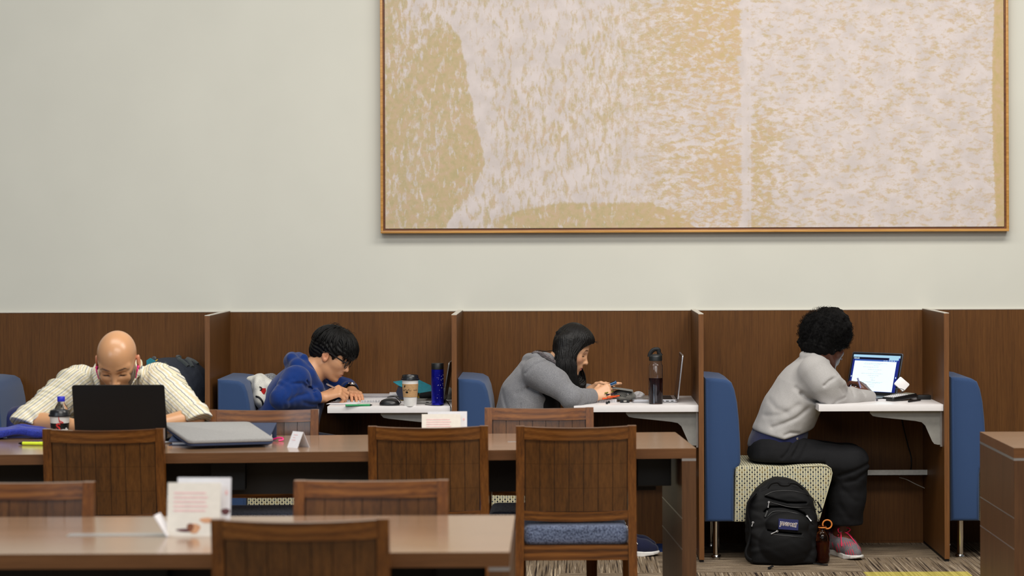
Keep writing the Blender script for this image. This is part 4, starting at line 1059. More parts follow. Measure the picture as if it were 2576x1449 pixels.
# ----------------------------------------------------------------- the person in the light grey sweatshirt
def person_afro():
    Yc = 11.0
    f = Vector((.80, .46, -.38)); M = frame(f, roll=R(-6)); c = Vector(at(2080, 868, Yc))
    sp = [at(1953, 1150, Yc), at(1962, 1094, Yc), at(1987, 1034, Yc), at(2018, 977, Yc), at(2042, 928, Yc)]
    shN, shF = at(2052, 935, Yc - .15), at(2066, 944, Yc + .16)
    elN, wrN = at(2088, 996, 10.82), at(2190, 1001, 10.97)
    elF, wrF = at(2092, 992, 11.26), at(2128, 988, 11.17)
    hip = [at(1948, 1148, Yc - .09), at(1948, 1148, Yc + .09)]; kn = [at(2142, 1166, Yc - .13), at(2135, 1160, Yc + .10)]
    an = [Vector((at(2112, 1350, 10.93).x, 10.93, .10)), Vector((at(2108, 1350, 11.1).x, 11.13, .10))]
    HN = dict(w=wrN + Vector((.008, .012, .004)), d=Vector((-.52, .50, .66)), n=Vector((.60, -.25, .76)), side=(-.4, -.9, 0), curl=[(R(38), R(48), R(22)), (R(42), R(52), R(24)), (R(46), R(56), R(26)), (R(50), R(58), R(28))], thumb=[(.04, .04, -.01), (.066, .046, -.02), (.088, .042, -.03)])
    HF = dict(w=wrF, d=Vector((.86, -.1, -.06)), n=Vector((.1, -.35, .93)), side=(.6, -.6, 0), curl=[(R(36), R(52), R(24)), (R(44), R(58), R(26)), (R(52), R(60), R(30)), (R(56), R(62), R(30))], thumb=[(.04, .040, -.010), (.070, .036, -.026), (.092, .020, -.034)])
    def body(P):
        d = near(P, c, .20, lambda q: head(q, c, M, .97, dict(down=1, nose=.95)))
        d = smin(d, chain(P, [c + Vector(M @ A3((-.03, 0, -.055))), at(2055, 908, Yc)], [.052, .058], .02), .02)
        Q = squash(P, Yc, 1.3); d = smin(d, chain(Q, sp, [.115, .11, .105, .10, .06], .03), .03)
        d = smin(d, chain(P, [shN, elN, wrN], [.042, .036, .026]), .02); d = smin(d, chain(P, [shF, elF, wrF], [.042, .036, .026]), .02)
        d = smin(d, near(P, wrN + Vector((-.05, .05, .03)), .17, lambda q: hand(q, **HN)), .012)
        d = smin(d, near(P, wrF + Vector((.06, .0, .0)), .16, lambda q: hand(q, **HF)), .012)
        for hp, k, a in zip(hip, kn, an): d = smin(d, chain(P, [hp, k, a, a + Vector((.05, -.12, -.06))], [.08, .05, .032, .022]), .03)
        return smax(d, np.where(P[:, 0] < 1.22, .458 - P[:, 2], -1).astype(f32), .015)
    def tint(V):
        Q = (V - A3(c)) @ M; x, y, z = Q[:, 0], np.abs(Q[:, 1]), Q[:, 2]; hd = (np.abs(Q) < .14).all(1)
        C = np.tile(lm((80, 42, 26)), (len(V), 1)); g = lambda e: np.clip(1.6 - e, 0, 1)
        w = (np.clip(g(((x - .083) / .014) ** 2 + (y / .021) ** 2 + ((z + .066) / .0095) ** 2), 0, 1) * hd)[:, None] * .6; C[:] = C * (1 - w) + lm((110, 52, 46)) * w
        w = (np.clip(g(((z + .006) / .003) ** 2 + ((y - .0315) / .0145) ** 2) * (x > .06), 0, 1) * hd)[:, None]; C[:] = C * (1 - w) + lm((10, 8, 8)) * w
        return C
    lo, hi = bbox([c, elN, wrN + Vector((.12, .05, 0)), wrF, sp[0], *an, kn[0] + Vector((.1, 0, 0)), shF], .16); lo[2] = 0
    b = sdf_obj('person', body, lo, hi, .0033, M_skin_dark, None, {'tint': tint}); person_root(b, 'person with black curly afro in light grey sweatshirt writing before a laptop')
    cN, cd = at(2195, 1000, 10.975), (wrN - elN).normalized(); cF, cdF = wrF - (wrF - elF).normalized() * .01, (wrF - elF).normalized()
    armN = [shN, at(2078, 968, Yc - .19), elN + Vector((.0, 0, 0)), at(2135, 1000, 10.88), wrN]
    def top(P):
        Q = squash(P, Yc, 1.36); d = chain(Q, sp[1:], [.135, .123, .114, .080], .05)
        d = smin(d, chain(P, armN, [.080, .072, .058, .047, .034], .04), .045)
        d = smin(d, chain(P, [shF, elF, wrF], [.078, .056, .040], .03), .03)
        d = d + .0035 * wob(P, 24, 23) + .0010 * wob(P, 85, 25)
        # folds: from the armpit, along the belly, round the elbow
        for p_, de, wi in (([(2018, 992), (2032, 1003), (2052, 1010), (2072, 1017)], .014, .010), ([(2005, 978), (2020, 992)], .006, .012), ([(1945, 1078), (1975, 1066), (2005, 1052), (2035, 1030)], .006, .010), ([(1975, 1096), (1990, 1090), (2012, 1092)], .005, .007), ([(2070, 968), (2082, 957), (2104, 945)], .009, .007), ([(2092, 1018), (2104, 1006), (2124, 1000)], .008, .007), ([(2136, 970), (2146, 982), (2150, 996)], .006, .005), ([(2163, 985), (2174, 989), (2182, 998)], .006, .0045),
                           ([(1990, 910), (2006, 905), (2020, 893)], .005, .007), ([(1940, 1010), (1955, 1030), (1980, 1040)], .004, .014), ([(1930, 1050), (1970, 1045), (2010, 1020)], .004, .012), ([(2110, 975), (2120, 990)], .004, .006)):
            d = d + crease(P, [at(x, y, 10.8) for x, y in p_], de, wi, Yc - .03)
        d = smin(d, chain(P, [at(2104, 949, Yc - .24), at(2122, 964, Yc - .22), at(2130, 976, Yc - .2)], [.008, .012, .006]), .022)
        d = smin(d, chain(P, [at(2021, 893, Yc - .03), at(2046, 897, Yc - .085), at(2080, 910, Yc - .06), at(2092, 918, Yc)], [.014, .016, .013, .012]), .018)
        d = smin(d, chain(P, [at(2021, 893, Yc - .03), at(2040, 890, Yc + .06), at(2085, 912, Yc + .06), at(2092, 918, Yc)], [.014, .016, .013, .012]), .018)
        # hem dips towards the hip
        hz = at(1972, 1108, Yc - .2).z; hem = hz + np.abs(P[:, 0] - at(1974, 1100, Yc - .2).x) * .26 - P[:, 2]
        d = smax(d, hem.astype(f32), .012); d = smax(d, (P - A3(cN)) @ A3(cd) - (P[:, 0] < at(2100, 1000, 11).x) * 1.0, .008)
        m = (P - A3(cF)) @ A3(cdF); far = P[:, 1] > 11.05
        return np.where(far & (P[:, 0] > at(2110, 1000, 11).x), smax(d, m, .006), d)
    lo, hi = bbox([sp[1], elN, wrN, wrF, elF, sp[4], shF], .17); h = sub(b, 'sweatshirt', top, lo, hi, .0048, M_sweat); h['label'] = 'light grey sweatshirt'
    def tee(P):
        Q = squash(P, Yc, 1.33); d = chain(Q, [at(1950, 1125, Yc), at(1966, 1085, Yc)], [.134, .128], .03)
        return smax(d + .002 * wob(P, 60, 4), -(P[:, 2] - at(1900, 1132, Yc - .15).z) - (P[:, 0] - at(1884, 1130, Yc).x) * .28, .01)
    lo, hi = bbox([at(1950, 1125, Yc), sp[4]], .2); sub(b, 'undershirt', tee, lo, hi, .006, M_tee)
    def trs(P):
        d = None
        for i, (hp, k, a) in enumerate(zip(hip, kn, an)):
            e = chain(P, [hp, k], [.108, .078], .03); low = Vector((a.x + .018, a.y, .10)); e = smin(e, chain(P, [k, k + (low - k) * .5, low], [.080, .082, .086], .03), .03); d = e if d is None else smin(d, e, .025)
        d = smin(d, ell(P, at(1955, 1138, Yc), (.143, .185, .105)), .05)
        d = d + .003 * wob(P, 40, 33) + .0022 * wob(P, 100, 34)
        for p_, de, wi in (([(1998, 1108), (1978, 1138), (1965, 1150)], .007, .008), ([(2014, 1112), (1992, 1145)], .007, .008), ([(2030, 1118), (2012, 1150)], .005, .009), ([(2186, 1165), (2150, 1180), (2110, 1195)], .009, .010), ([(2180, 1185), (2150, 1205), (2125, 1212)], .006, .010), ([(2120, 1230), (2150, 1260)], .004, .014), ([(2110, 1270), (2140, 1310)], .004, .014)):
            d = d + crease(P, [at(x, y, 10.85) for x, y in p_], de, wi, Yc)
        d = smax(d, -(P[:, 2] - .148), .008)
        seat_z = .452; return smax(d, np.where(P[:, 0] < 1.22, seat_z - P[:, 2], -1).astype(f32), .02)
    lo, hi = bbox([*hip, *kn, *an], .2); lo[2] = .12; sub(b, 'trousers', trs, lo, hi, .005, M_trouser)
    bm = NB(); p = at(2006, 1103, Yc - .205); lathe(bm, [(.004, -.002), (.0055, 0), (.0055, .0015), (.002, .002)], (0, 0, 0), 16, Matrix.Translation(p) @ Matrix.Rotation(R(90), 4, 'X')); obj('drawcord_eyelet', bm, M_chrome, b)
    shoe(b, Vector((at(2096, 1400, 10.98).x, 10.985, 0)), (.36, -.93, 0), 'grey', 0, .96); shoe(b, Vector((at(2085, 1400, 11.17).x, 11.18, 0)), (.40, -.91, 0), 'grey', 0, .96)
    # afro
    ac = Vector(at(2076, 838, Yc)); rx = .122
    def afro(P):
        Q = P - A3(ac); d = ell(Q, (0, 0, 0), (.121, .120, .114)); d = smin(d, ell(Q, (-.035, -.01, -.055), (.085, .09, .06)), .04); d = smin(d, ell(Q, (.035, 0, .04), (.085, .09, .075)), .03)
        d = d + .009 * wob(Q, 60, 41) + .006 * wob(Q, 130, 42) + .004 * wob(Q, 260, 43)
        Ql = (P - A3(c)) @ M; return smax(d, -ell(Ql, (.105, 0, -.06), (.060, .085, .085)), .01)
    lo, hi = bbox([ac], .16); hr = sub(b, 'hair', afro, lo, hi, .0035, M_afro); hr['label'] = 'round black afro'
    rnd = random.Random(11); bm = NB()
    for i in range(3800):
        q = Vector((rnd.gauss(0, 1), rnd.gauss(0, 1), rnd.gauss(0, 1))).normalized()
        if q.x > .3 and q.y > .0 and q.z < -.35: continue
        if q.z < -.62: continue
        p0 = ac + Vector((q.x * .119, q.y * .118, q.z * .112)) * rnd.uniform(.97, 1.09); t1 = q.cross(Vector((rnd.random(), rnd.random(), 1))).normalized(); t2 = q.cross(t1); ph = rnd.random() * 6; rr = rnd.uniform(.002, .005); L = rnd.uniform(.006, .02)
        tube(bm, [p0 + q * (L * j / 7 - .004) + (t1 * math.cos(ph + j * 1.3) + t2 * math.sin(ph + j * 1.3)) * rr for j in range(8)], .00055, 3, False)
    obj('hair_strand', bm, M_afro, hr, True, 180)
    return dict(b=b, wrF=wrF, HF=HF)
# ----------------------------------------------------------------- the bald man
def man_bald():
    Yh = 9.21; M = frame((.015, -math.cos(R(33)), -math.sin(R(33))), roll=R(.8)); c = Vector(at(295, 912, Yh))
    Yc = 9.41; nb = at(296, 942, 9.36)
    sp = [Vector((at(296, 900, 9.7).x, 9.72, .545)), Vector((at(296, 900, 9.65).x, 9.67, .68)), Vector((at(296, 900, 9.52).x, 9.53, .84)), at(296, 962, 9.41)]
    sh = [at(200, 968, 9.39), at(396, 962, 9.39)]; el = [at(78, 1060, 9.18), at(486, 1053, 9.18)]; wr = [at(215, 1078, 9.06), at(372, 1076, 9.06)]
    hip = [sp[0] + Vector((-.09, 0, -.02)), sp[0] + Vector((.09, 0, -.02))]; kn = [sp[0] + Vector((-.13, -.42, .02)), sp[0] + Vector((.13, -.42, .02))]; an = [k + Vector((0, .05, -.44)) for k in kn]
    HL = dict(w=wr[0], d=Vector((.75, -.6, .05)), n=Vector((0, -.1, 1)), side=(1, .5, 0), curl=[(R(20), R(30), R(20))] * 4, thumb=[(.04, .04, -.01), (.066, .046, -.02), (.088, .046, -.03)])
    HR = dict(w=wr[1], d=Vector((-.75, -.6, .05)), n=Vector((0, -.1, 1)), side=(-1, .5, 0), curl=[(R(20), R(30), R(20))] * 4, thumb=[(.04, .04, -.01), (.066, .046, -.02), (.088, .046, -.03)])
    def body(P):
        d = near(P, c, .20, lambda q: head(q, c, M, 1.04, dict(cran=(.097, .0750, .084), face=(.061, .0585, .080), ear=.0805, down=1)))
        d = smin(d, chain(P, [c + Vector(M @ A3((-.035, 0, -.055))), nb], [.062, .072], .02), .02)
        Q = squash(P, sp[3].x, 1.45, 0); d = smin(d, chain(Q, sp, [.105, .10, .10, .075], .03), .03)
        for a, e, w_ in zip(sh, el, wr): d = smin(d, chain(P, [a, e, w_], [.05, .046, .029]), .02)
        d = smin(d, near(P, wr[0] + Vector((.05, -.05, 0)), .16, lambda q: hand(q, **HL)), .012); d = smin(d, near(P, wr[1] + Vector((-.05, -.05, 0)), .16, lambda q: hand(q, **HR)), .012)
        for hp, k, a in zip(hip, kn, an): d = smin(d, chain(P, [hp, k, a, a + Vector((0, -.13, -.03))], [.08, .055, .035, .028]), .03)
        return smax(d, np.where(P[:, 1] > 9.60, .470 - P[:, 2], -1).astype(f32), .015)
    def tint(V):
        Q = (V - A3(c)) @ M / 1.04; x, y, z = Q[:, 0], np.abs(Q[:, 1]), Q[:, 2]; hd = (np.abs(Q) < .15).all(1)
        C = np.tile(lm((198, 148, 106)), (len(V), 1)); g = lambda e: np.clip(1.6 - e, 0, 1)
        def mixin(w, col):
            w = np.clip(w, 0, 1)[:, None] * hd[:, None]; C[:] = C * (1 - w) + lm(col) * w
        # shaved sides of the scalp
        mixin(np.clip((.075 - x) / .05, 0, 1) * np.clip((y - .045) / .03, 0, 1) * np.clip((z - .005) / .03, 0, 1) * .35, (150, 116, 92))
        # beard along the jaw, moustache
        jaw = np.clip((-.034 - z + .10 * np.clip(.062 - y, 0, 1) * -1.0) / .012, 0, 1)
        bd = np.maximum(np.clip((y - .041) / .007, 0, 1) * np.clip((.002 - z) / .012, 0, 1) * (x > .002) * (x < .066), np.clip((-.078 - z) / .008, 0, 1) * (x > .0))
        mu = g(((z + .052) / .006) ** 2 + (y / .026) ** 2) * (x > .05)
        mixin(np.maximum(bd, mu) * .93, (26, 19, 18))
        mixin(g(((x - .083) / .014) ** 2 + (y / .021) ** 2 + ((z + .068) / .008) ** 2) * .8, (176, 100, 88))
        bz = .024 + .05 * (y - .02) - 60 * np.maximum(y - .040, 0) ** 2
        mixin(g(((z - bz) / .0036) ** 2 + ((y - .033) / .020) ** 2) * (x > .04) * .85, (44, 30, 24))
        mixin(g(((z + .006) / .0028) ** 2 + ((y - .0315) / .0145) ** 2) * (x > .06), (28, 18, 15))
        mixin(g(((x + .008) / .02) ** 2 + ((y - .078) / .012) ** 2 + ((z + .006) / .034) ** 2) * .5, (214, 116, 92))
        return C
    lo, hi = bbox([c, *el, *wr, sp[0], *an, *kn], .17); lo[2] = 0
    b = sdf_obj('person', body, lo, hi, .0031, M_skin_shiny, None, {'tint': tint}); person_root(b, 'bald bearded man in striped shirt bent over the black laptop')
    ax = [(e - a).normalized() for a, e in zip(sh, el)]
    cp = [e + a * .045 for e, a in zip(el, ax)]
    def shirt(P):
        Q = squash(P, sp[3].x, 1.5, 0); d = chain(Q, sp, [.130, .128, .120, .082], .05)
        for i in (0, 1):
            t = (P - A3(sh[i])) @ A3(ax[i]); L = (el[i] - sh[i]).length
            q = chain(P, [sh[i], el[i] + ax[i] * .05], [.082, .064], .02)
            # bunched rolls round the upper arm
            for t0, am, wd in ((.035, .012, .020), (.105, .013, .016), (.17, .006, .02), (L + .005, .006, .012)): q = q - am * np.exp(-((t - t0 + .25 * (P[:, 2] - sh[i].z) * 0) / wd) ** 2)
            q = q + .0022 * np.sin(t * 210 + 3 * np.sin(P[:, 2] * 45 + i)) + .002 * wob(P, 80, 60 + i)
            n_ = Vector((ax[i].x * .55, -.35, -.72)).normalized()
            cut = (P - A3(el[i] + Vector((0, -.03, -.020)))) @ A3(n_)
            q = smax(q, cut, .006)
            q = smax(q, -(chain(P, [el[i] - ax[i] * .0 + Vector((0, .0, -.02)), wr[i]], [.050, .05])), .006)
            d = smin(d, q, .035)
        d = d + .003 * wob(P, 45, 63)
        # collar
        for s in (-1, 1):
            d = smin(d, chain(P, [nb + Vector((0, .075, .055)), nb + Vector((s * .075, .03, .045)), nb + Vector((s * .085, -.04, .012)), nb + Vector((s * .06, -.095, -.045))], [.014, .018, .017, .010], .01), .016)
            d = smax(d, -chain(P, [nb + Vector((s * .108, -.03, .03)), nb + Vector((s * .10, -.09, -.03)), nb + Vector((s * .085, -.12, -.08))], [.002, .004, .003]), .010)
        nk = chain(P, [c + Vector(M @ A3((-.03, 0, -.06))), nb], [.066, .070]); d = smax(d, -nk, .008)
        return smax(d, -(P[:, 2] - .5), .02)
    def weft(V):
        s = V[:, 0].copy()
        for i in (0, 1):
            t = (V - A3(sh[i])) @ A3(ax[i]); w_ = Vector((0, -1, 0)).cross(ax[i]).normalized(); e = (V - A3(sh[i])) @ A3(w_); s = np.where((t > .0), e * 1.0 + .5, s)
        return np.stack([s + 10, s * 0, s * 0], 1)
    lo, hi = bbox([*el, sp[0], nb + Vector((0, 0, .08))], .19); lo[2] = .49
    sub(b, 'shirt', shirt, lo, hi, .0045, M_stripe, {'weft': weft})['label'] = 'cream shirt with thin blue and olive stripes'
    def trs(P):
        d = None
        for hp, k, a in zip(hip, kn, an):
            e = chain(P, [hp, k, a], [.10, .075, .06], .03); d = e if d is None else smin(d, e, .03)
        d = smax(smin(d, ell(P, sp[0], (.18, .13, .11)), .05), np.where(P[:, 1] > 9.56, .462 - P[:, 2], -1).astype(f32), .02); return smax(d, -(P[:, 2] - .09), .01)
    lo, hi = bbox([*hip, *kn, *an], .2); lo[2] = .07; sub(b, 'trousers', trs, lo, hi, .009, M_jeans)
    for a in an: shoe(b, Vector((a.x, a.y + .05, 0)), (0, -1, 0), 'navy')
    for s in (-1, 1):
        bm = NB(); p0 = h2w(c, M, (.004, s * .079, -.014), 1.04); tube(bm, smooth_pts([p0, p0 + Vector((s * .001, -.008, -.008)), p0 + Vector((-s * .002, -.012, -.024)), p0 + Vector((-s * .008, -.006, -.05))], 4), [.0055] * 4 + [.0035] * 4 + [.0022] * 5, 8); o = obj('earbud', bm, M_pink, b); o['label'] = 'hot pink earbud'
    return b
M_pink = plain('hot_pink_plastic', (226, 30, 120), .4)
P_blue = man_blue(); P_grey = woman_grey(); P_afro = person_afro(); P_bald = man_bald()
# ================================================================= small things
M_paper = plain('white_paper', (226, 224, 226), .7, 0, .3, .02)
M_cream = plain('cream_card', (232, 226, 214), .6, 0, .3, .02)
M_pinkink = plain('pale_pink_print', (236, 190, 190), .6, 0, .3, .04)
M_red = plain('red_print', (196, 34, 30), .5, 0, .4, .04)
M_cupwhite = plain('white_cup_board', (228, 226, 222), .45, 0, .4, .02)
M_kraft = plain('kraft_sleeve', (190, 152, 108), .8, 0, .2, .06, 120)
M_lidblack = plain('black_lid', (26, 27, 30), .28, 0, .5, .05)
M_clear = glass('clear_plastic', (240, 244, 250), .03, 1.33)
M_capblue = plain('blue_cap', (40, 44, 190), .4)
M_bagblue = fabric('cobalt_nylon', (20, 30, 112), (40, 58, 170), 260, .5, .3, .2)
M_yellow = plain('fluorescent_yellow', (214, 232, 40), .35, 0, .5, .03)
M_sleeve = fabric('grey_neoprene', (128, 126, 124), (152, 150, 147), 420, .85, .3, .06)
M_sleeveside = plain('blue_grey_trim', (44, 56, 84), .6)
M_silver = plain('silver_shell', (196, 196, 200), .3, .8, .5, .02)
M_keys = plain('dark_keys', (20, 20, 22), .5)
M_teal = plain('teal_print', (26, 124, 140), .45, 0, .5, .08, 50)
M_navyprint = plain('navy_print', (18, 22, 44), .45, 0, .5, .05)
M_mustard = plain('mustard_print', (206, 164, 24), .45, 0, .5, .05)
M_thermos = plain('metallic_cobalt', (26, 30, 168), .28, .75, .6, .08, 90)
M_green = plain('green_pen_barrel', (40, 150, 90), .35)
M_olive = plain('olive_grip', (120, 118, 44), .5)
M_orange = plain('orange_plastic', (230, 84, 26), .4)
M_phone = plain('blue_phone_shell', (60, 118, 172), .3, .3)
M_pouch = fabric('grey_canvas', (104, 102, 96), (132, 130, 122), 380, .85, .3, .1)
M_tea = plain('dark_tea', (34, 10, 14), .12, 0, .5, .05)
M_amber = glass('amber_plastic', (150, 90, 36), .08, 1.3)
M_amberin = plain('dark_drink', (84, 42, 12), .25)
M_loop = plain('orange_rubber', (214, 126, 50), .5)
M_packcloth = fabric('black_packcloth', (9, 9, 10), (16, 16, 18), 420, .75, .35, .1, None, 0)
M_packgrey = fabric('charcoal_packcloth', (38, 42, 52), (56, 61, 72), 420, .7, .3, .1, None, 0)
M_web = fabric('grey_webbing', (58, 64, 66), (78, 84, 84), 300, .8)
M_patch = plain('navy_patch', (32, 36, 84), .7, 0, .3, .05)
M_logowhite = plain('white_lettering', (230, 226, 222), .6)
M_logored = plain('dark_red_lettering', (70, 16, 20), .6)
M_jacket = fabric('off_white_fleece', (196, 194, 184), (220, 218, 208), 300, .95, .4, .1)
M_greyknit = fabric('grey_knit', (92, 94, 98), (150, 152, 154), 160, .9, .4, .1)
def one(name, label, cat, bm, mat, group=None, smooth=True, angle=40): return tag(obj(name, bm, mat, None, smooth, angle), label, cat, group)
def pen(name, label, p, q, r, mat, tipmat, tip=.014, cat='pen', cap=None, capmat=None):
    p, q = Vector(p), Vector(q); d = (q - p).normalized(); t = thing(name, label, cat, p)
    bm = NB(); tube(bm, [p, q - d * tip], r, 12); obj('barrel', bm, mat, t)
    bm = NB(); tube(bm, [q - d * tip, q - d * tip * .4, q], [r, r * .6, r * .15], 10); obj('tip', bm, tipmat, t)
    if cap:
        bm = NB(); tube(bm, [p - d * .0005, p + d * cap], r * 1.12, 12); obj('cap', bm, capmat, t)
    return t
def rot(fwd_xy):
    """matrix whose x axis points along the given floor direction"""
    d = Vector((fwd_xy[0], fwd_xy[1], 0)).normalized(); return Matrix(((d.x, -d.y, 0, 0), (d.y, d.x, 0, 0), (0, 0, 1, 0), (0, 0, 0, 1)))
def laptop(label, hinge, d, w, depth, lid_h, tilt, shell, keyboard, screen=None, th=.015, lid_th=.006, ports=False):
    """hinge: middle of the hinge line on the table; d: floor direction from the hinge to the user; tilt of the lid away from the user"""
    hinge = Vector(hinge); t = thing('laptop', label, 'laptop', hinge); M = Matrix.Translation(hinge) @ rot(d)
    bm = NB(); prism(bm, rpoly(0, -w / 2, depth, w / 2, .012), .0015, th, 'XY', .002, 2, M); base = obj('base', bm, shell, t)
    bm = NB(); box(bm, (.02, -w * .42, th - .0004), (depth * .52, w * .42, th + .0006), M=M); kb = obj('keyboard', bm, keyboard, base, False)
    bm = NB(); box(bm, (depth * .58, -.05, th - .0003), (depth * .93, .05, th + .0003), M=M); obj('touchpad', bm, M_steel, base, False)
    L = M @ Matrix.Translation((0, 0, th)) @ Matrix.Rotation(-tilt, 4, 'Y')
    bm = NB(); prism(bm, [(a, b) for a, b in rpoly(-w / 2, 0, w / 2, lid_h, .010)], -lid_th, 0, 'YZ', .0015, 2, L); lid = obj('lid', bm, shell, t)
    bm = NB(); prism(bm, rpoly(-w / 2 + .004, .006, w / 2 - .004, lid_h - .004, .008), -.0002, .0006, 'YZ', 0, 2, L); bz = obj('bezel', bm, M_lidblack, lid, False)
    bm = NB(); box(bm, (.0004, -w / 2 + .012, .016), (.0010, w / 2 - .012, lid_h - .013), M=L); sc_ = obj('screen', bm, screen or plain('dark_screen', (24, 30, 44), .15), lid, False)
    bm = NB(); tube(bm, [L @ Vector((-.002, -w * .4, .001)), L @ Vector((-.002, w * .4, .001))], .005, 10); obj('hinge', bm, M_black, t)
    if ports:
        bm = NB()
        for a, b in ((.018, .030), (.040, .054), (.064, .078)): box(bm, (a, -w / 2 - .0006, .006), (b, -w / 2 + .001, .0105), M=M); box(bm, (a, w / 2 - .001, .006), (b, w / 2 + .0006, .0105), M=M)
        obj('port', bm, M_black, base, False)
    return t, L, lid
def paper_cup(label, p, rt, rb, h, lidmat=M_lidblack):
    t = thing('coffee_cup', label, 'cup', p)
    bm = NB(); lathe(bm, [(0, .004), (rb * .92, .004), (rb * .94, 0), (rb, 0), (rt, h), (rt + .0015, h + .001), (rt + .0015, h + .003), (0, h + .003)], p, 40); obj('body', bm, M_cupwhite, t)
    bm = NB(); lathe(bm, [(rt + .0020, h - .002), (rt + .0042, h - .001), (rt + .0045, h + .003), (rt + .0035, h + .006), (rt + .001, h + .007), (rt - .0015, h + .021), (rt - .003, h + .0225), (rt - .0055, h + .0225), (rt - .007, h + .017), (0, h + .017)], p, 40); obj('lid', bm, lidmat, t)
    return t
def wrap_text(me, c, rad, z, ang0):
    """bends flat lettering (x along, y up) round an upright axis"""
    for v in me.vertices:
        a = ang0 + v.co.x / rad; r = rad + v.co.z
        v.co = Vector((c.x + r * math.sin(a), c.y - r * math.cos(a), z + v.co.y))
# ---- middle table, the bald man's things
hg = on(306, 1113, TZ)
laptop('black laptop with its lid back towards us, before the bald man', hg, (.01, 1), .355, .235, .220, R(16), plain('matte_black_shell', (15, 15, 16), .55, 0, .3, .04), M_keys)
cp = on(150.5, 1111, TZ); cup1 = paper_cup('white paper cup with black lid and black band by the black laptop', cp, .0384, .0282, .1)
bm = NB(); f_ = lambda z: .0282 + (.0384 - .0282) * z / .1 + .0006
lathe(bm, [(f_(.004), .004), (f_(.073), .073), (f_(.073) - .001, .0735)], cp, 40); obj('band', bm, M_black, cup1)
me = text_mesh('S', .040, .0006, 0, .001); wrap_text(me, cp, .0371, cp.z + .058, R(3)); link('lettering', me, M_red, cup1, False)
me = text_mesh('egafr', .021, .0006, 0, .0006); wrap_text(me, cp, .0371, cp.z + .047, R(36)); link('lettering', me, M_logowhite, cup1, False)
bm = NB()
for p in ([(6, .099), (7, .090), (12, .084), (24, .080), (34, .0755)], [(34, .0755), (20, .0752), (14, .0765), (10, .082), (8, .09)]):
    tube(bm, smooth_pts([(cp.x + 0.0381 * math.sin(R(a)), cp.y - 0.0381 * math.cos(R(a)), cp.z + z) for a, z in p], 4), .0016, 5)
obj('emblem', bm, M_red, cup1)
bp = on(154, 1101, TZ); t = thing('water_bottle', 'clear plastic water bottle with blue cap behind the lidded paper cup', 'bottle', bp)
bm = NB(); lathe(bm, [(0, .002), (.028, .002), (.031, .006), (.031, .045), (.0295, .050), (.031, .055), (.031, .095), (.029, .108), (.022, .124), (.0135, .138), (.0125, .148), (0, .148)], bp, 36); obj('body', bm, M_clear, t)
bm = NB(); lathe(bm, [(.0145, .143), (.0150, .145), (.0150, .161), (.0135, .163), (0, .163)], bp, 24); obj('cap', bm, M_capblue, t)
# blue pouch, SDF with creases
pc = on(38, 1104, TZ) + Vector((0, .04, .018))
def pouch(P):
    Q = P - A3(pc); Q = Q @ np.array(Matrix.Rotation(R(7), 3, 'Z').to_3x3(), f32)
    z = Q[:, 2] - .012 * np.exp(-((Q[:, 0] - .01) / .06) ** 2); q = np.stack([np.abs(Q[:, 0]) - .125, np.abs(Q[:, 1]) - .062, np.abs(z) - .006], 1)
    d = np.sqrt((np.maximum(q, 0) ** 2).sum(1)) + np.minimum(q.max(1), 0) - .010
    return d + .004 * np.sin(Q[:, 1] * 75 + 1.5 * np.sin(Q[:, 0] * 25)) + .002 * wob(P, 70, 77)
o = sdf_obj('fabric_pouch', pouch, np.array(pc) - .19, np.array(pc) + .19, .004, M_bagblue); tag(o, 'shiny cobalt blue cloth pouch on the table at the left edge', 'pouch')
pen('highlighter', 'fluorescent yellow highlighter pen lying before the blue pouch', on(118, 1121, TZ) + Vector((0, 0, .007)), on(46, 1120, TZ) + Vector((0, 0, .007)), .0068, M_yellow, M_black, .018, 'highlighter', .03, M_yellow)
# binder under the laptop sleeve
def hexa(bm, b4, t4):
    v = [bm.verts.new(p) for p in list(b4) + list(t4)]
    for f in ((3, 2, 1, 0), (4, 5, 6, 7), (0, 1, 5, 4), (1, 2, 6, 5), (2, 3, 7, 6), (3, 0, 4, 7)): bm.faces.new([v[i] for i in f])
    return v
xl, xr_ = on(452, 1106, TZ).x, on(694, 1106, TZ).x; yf, yb = 8.70, 8.96
t = thing('ring_binder', 'navy ring binder with open right end under the grey laptop sleeve', 'binder', ((xl + xr_) / 2, 8.83, TZ))
bm = NB(); box(bm, (xl, yf, TZ), (xr_, yb, TZ + .003), .001); obj('back_cover', bm, M_sleeveside, t)
bm = NB(); box(bm, (xl, yb - .003, TZ), (xr_, yb, TZ + .064), .001); obj('spine', bm, M_sleeveside, t)
bm = NB(); hexa(bm, [(xl, yf, TZ + .014), (xr_, yf, TZ + .014), (xr_, yb, TZ + .061), (xl, yb, TZ + .061)], [(xl, yf, TZ + .017), (xr_, yf, TZ + .017), (xr_, yb, TZ + .064), (xl, yb, TZ + .064)]); obj('front_cover', bm, M_sleeveside, t, False)
bm = NB(); hexa(bm, [(xl + .012, yf + .01, TZ + .0035), (xr_ - .012, yf + .01, TZ + .0035), (xr_ - .012, yb - .05, TZ + .0035), (xl + .012, yb - .05, TZ + .0035)], [(xl + .012, yf + .01, TZ + .012), (xr_ - .012, yf + .01, TZ + .012), (xr_ - .012, yb - .05, TZ + .024), (xl + .012, yb - .05, TZ + .024)]); obj('pages', bm, M_paper, t, False)
for xx in (xr_ - .02, (xl + xr_) / 2, xl + .03):
    bm = NB(); tube(bm, [(xx, yb - .035 + .02 * math.cos(a), TZ + .026 + .02 * math.sin(a)) for a in [2 * math.pi * i / 18 for i in range(19)]], .0028, 7, False); obj('ring', bm, M_chrome, t)
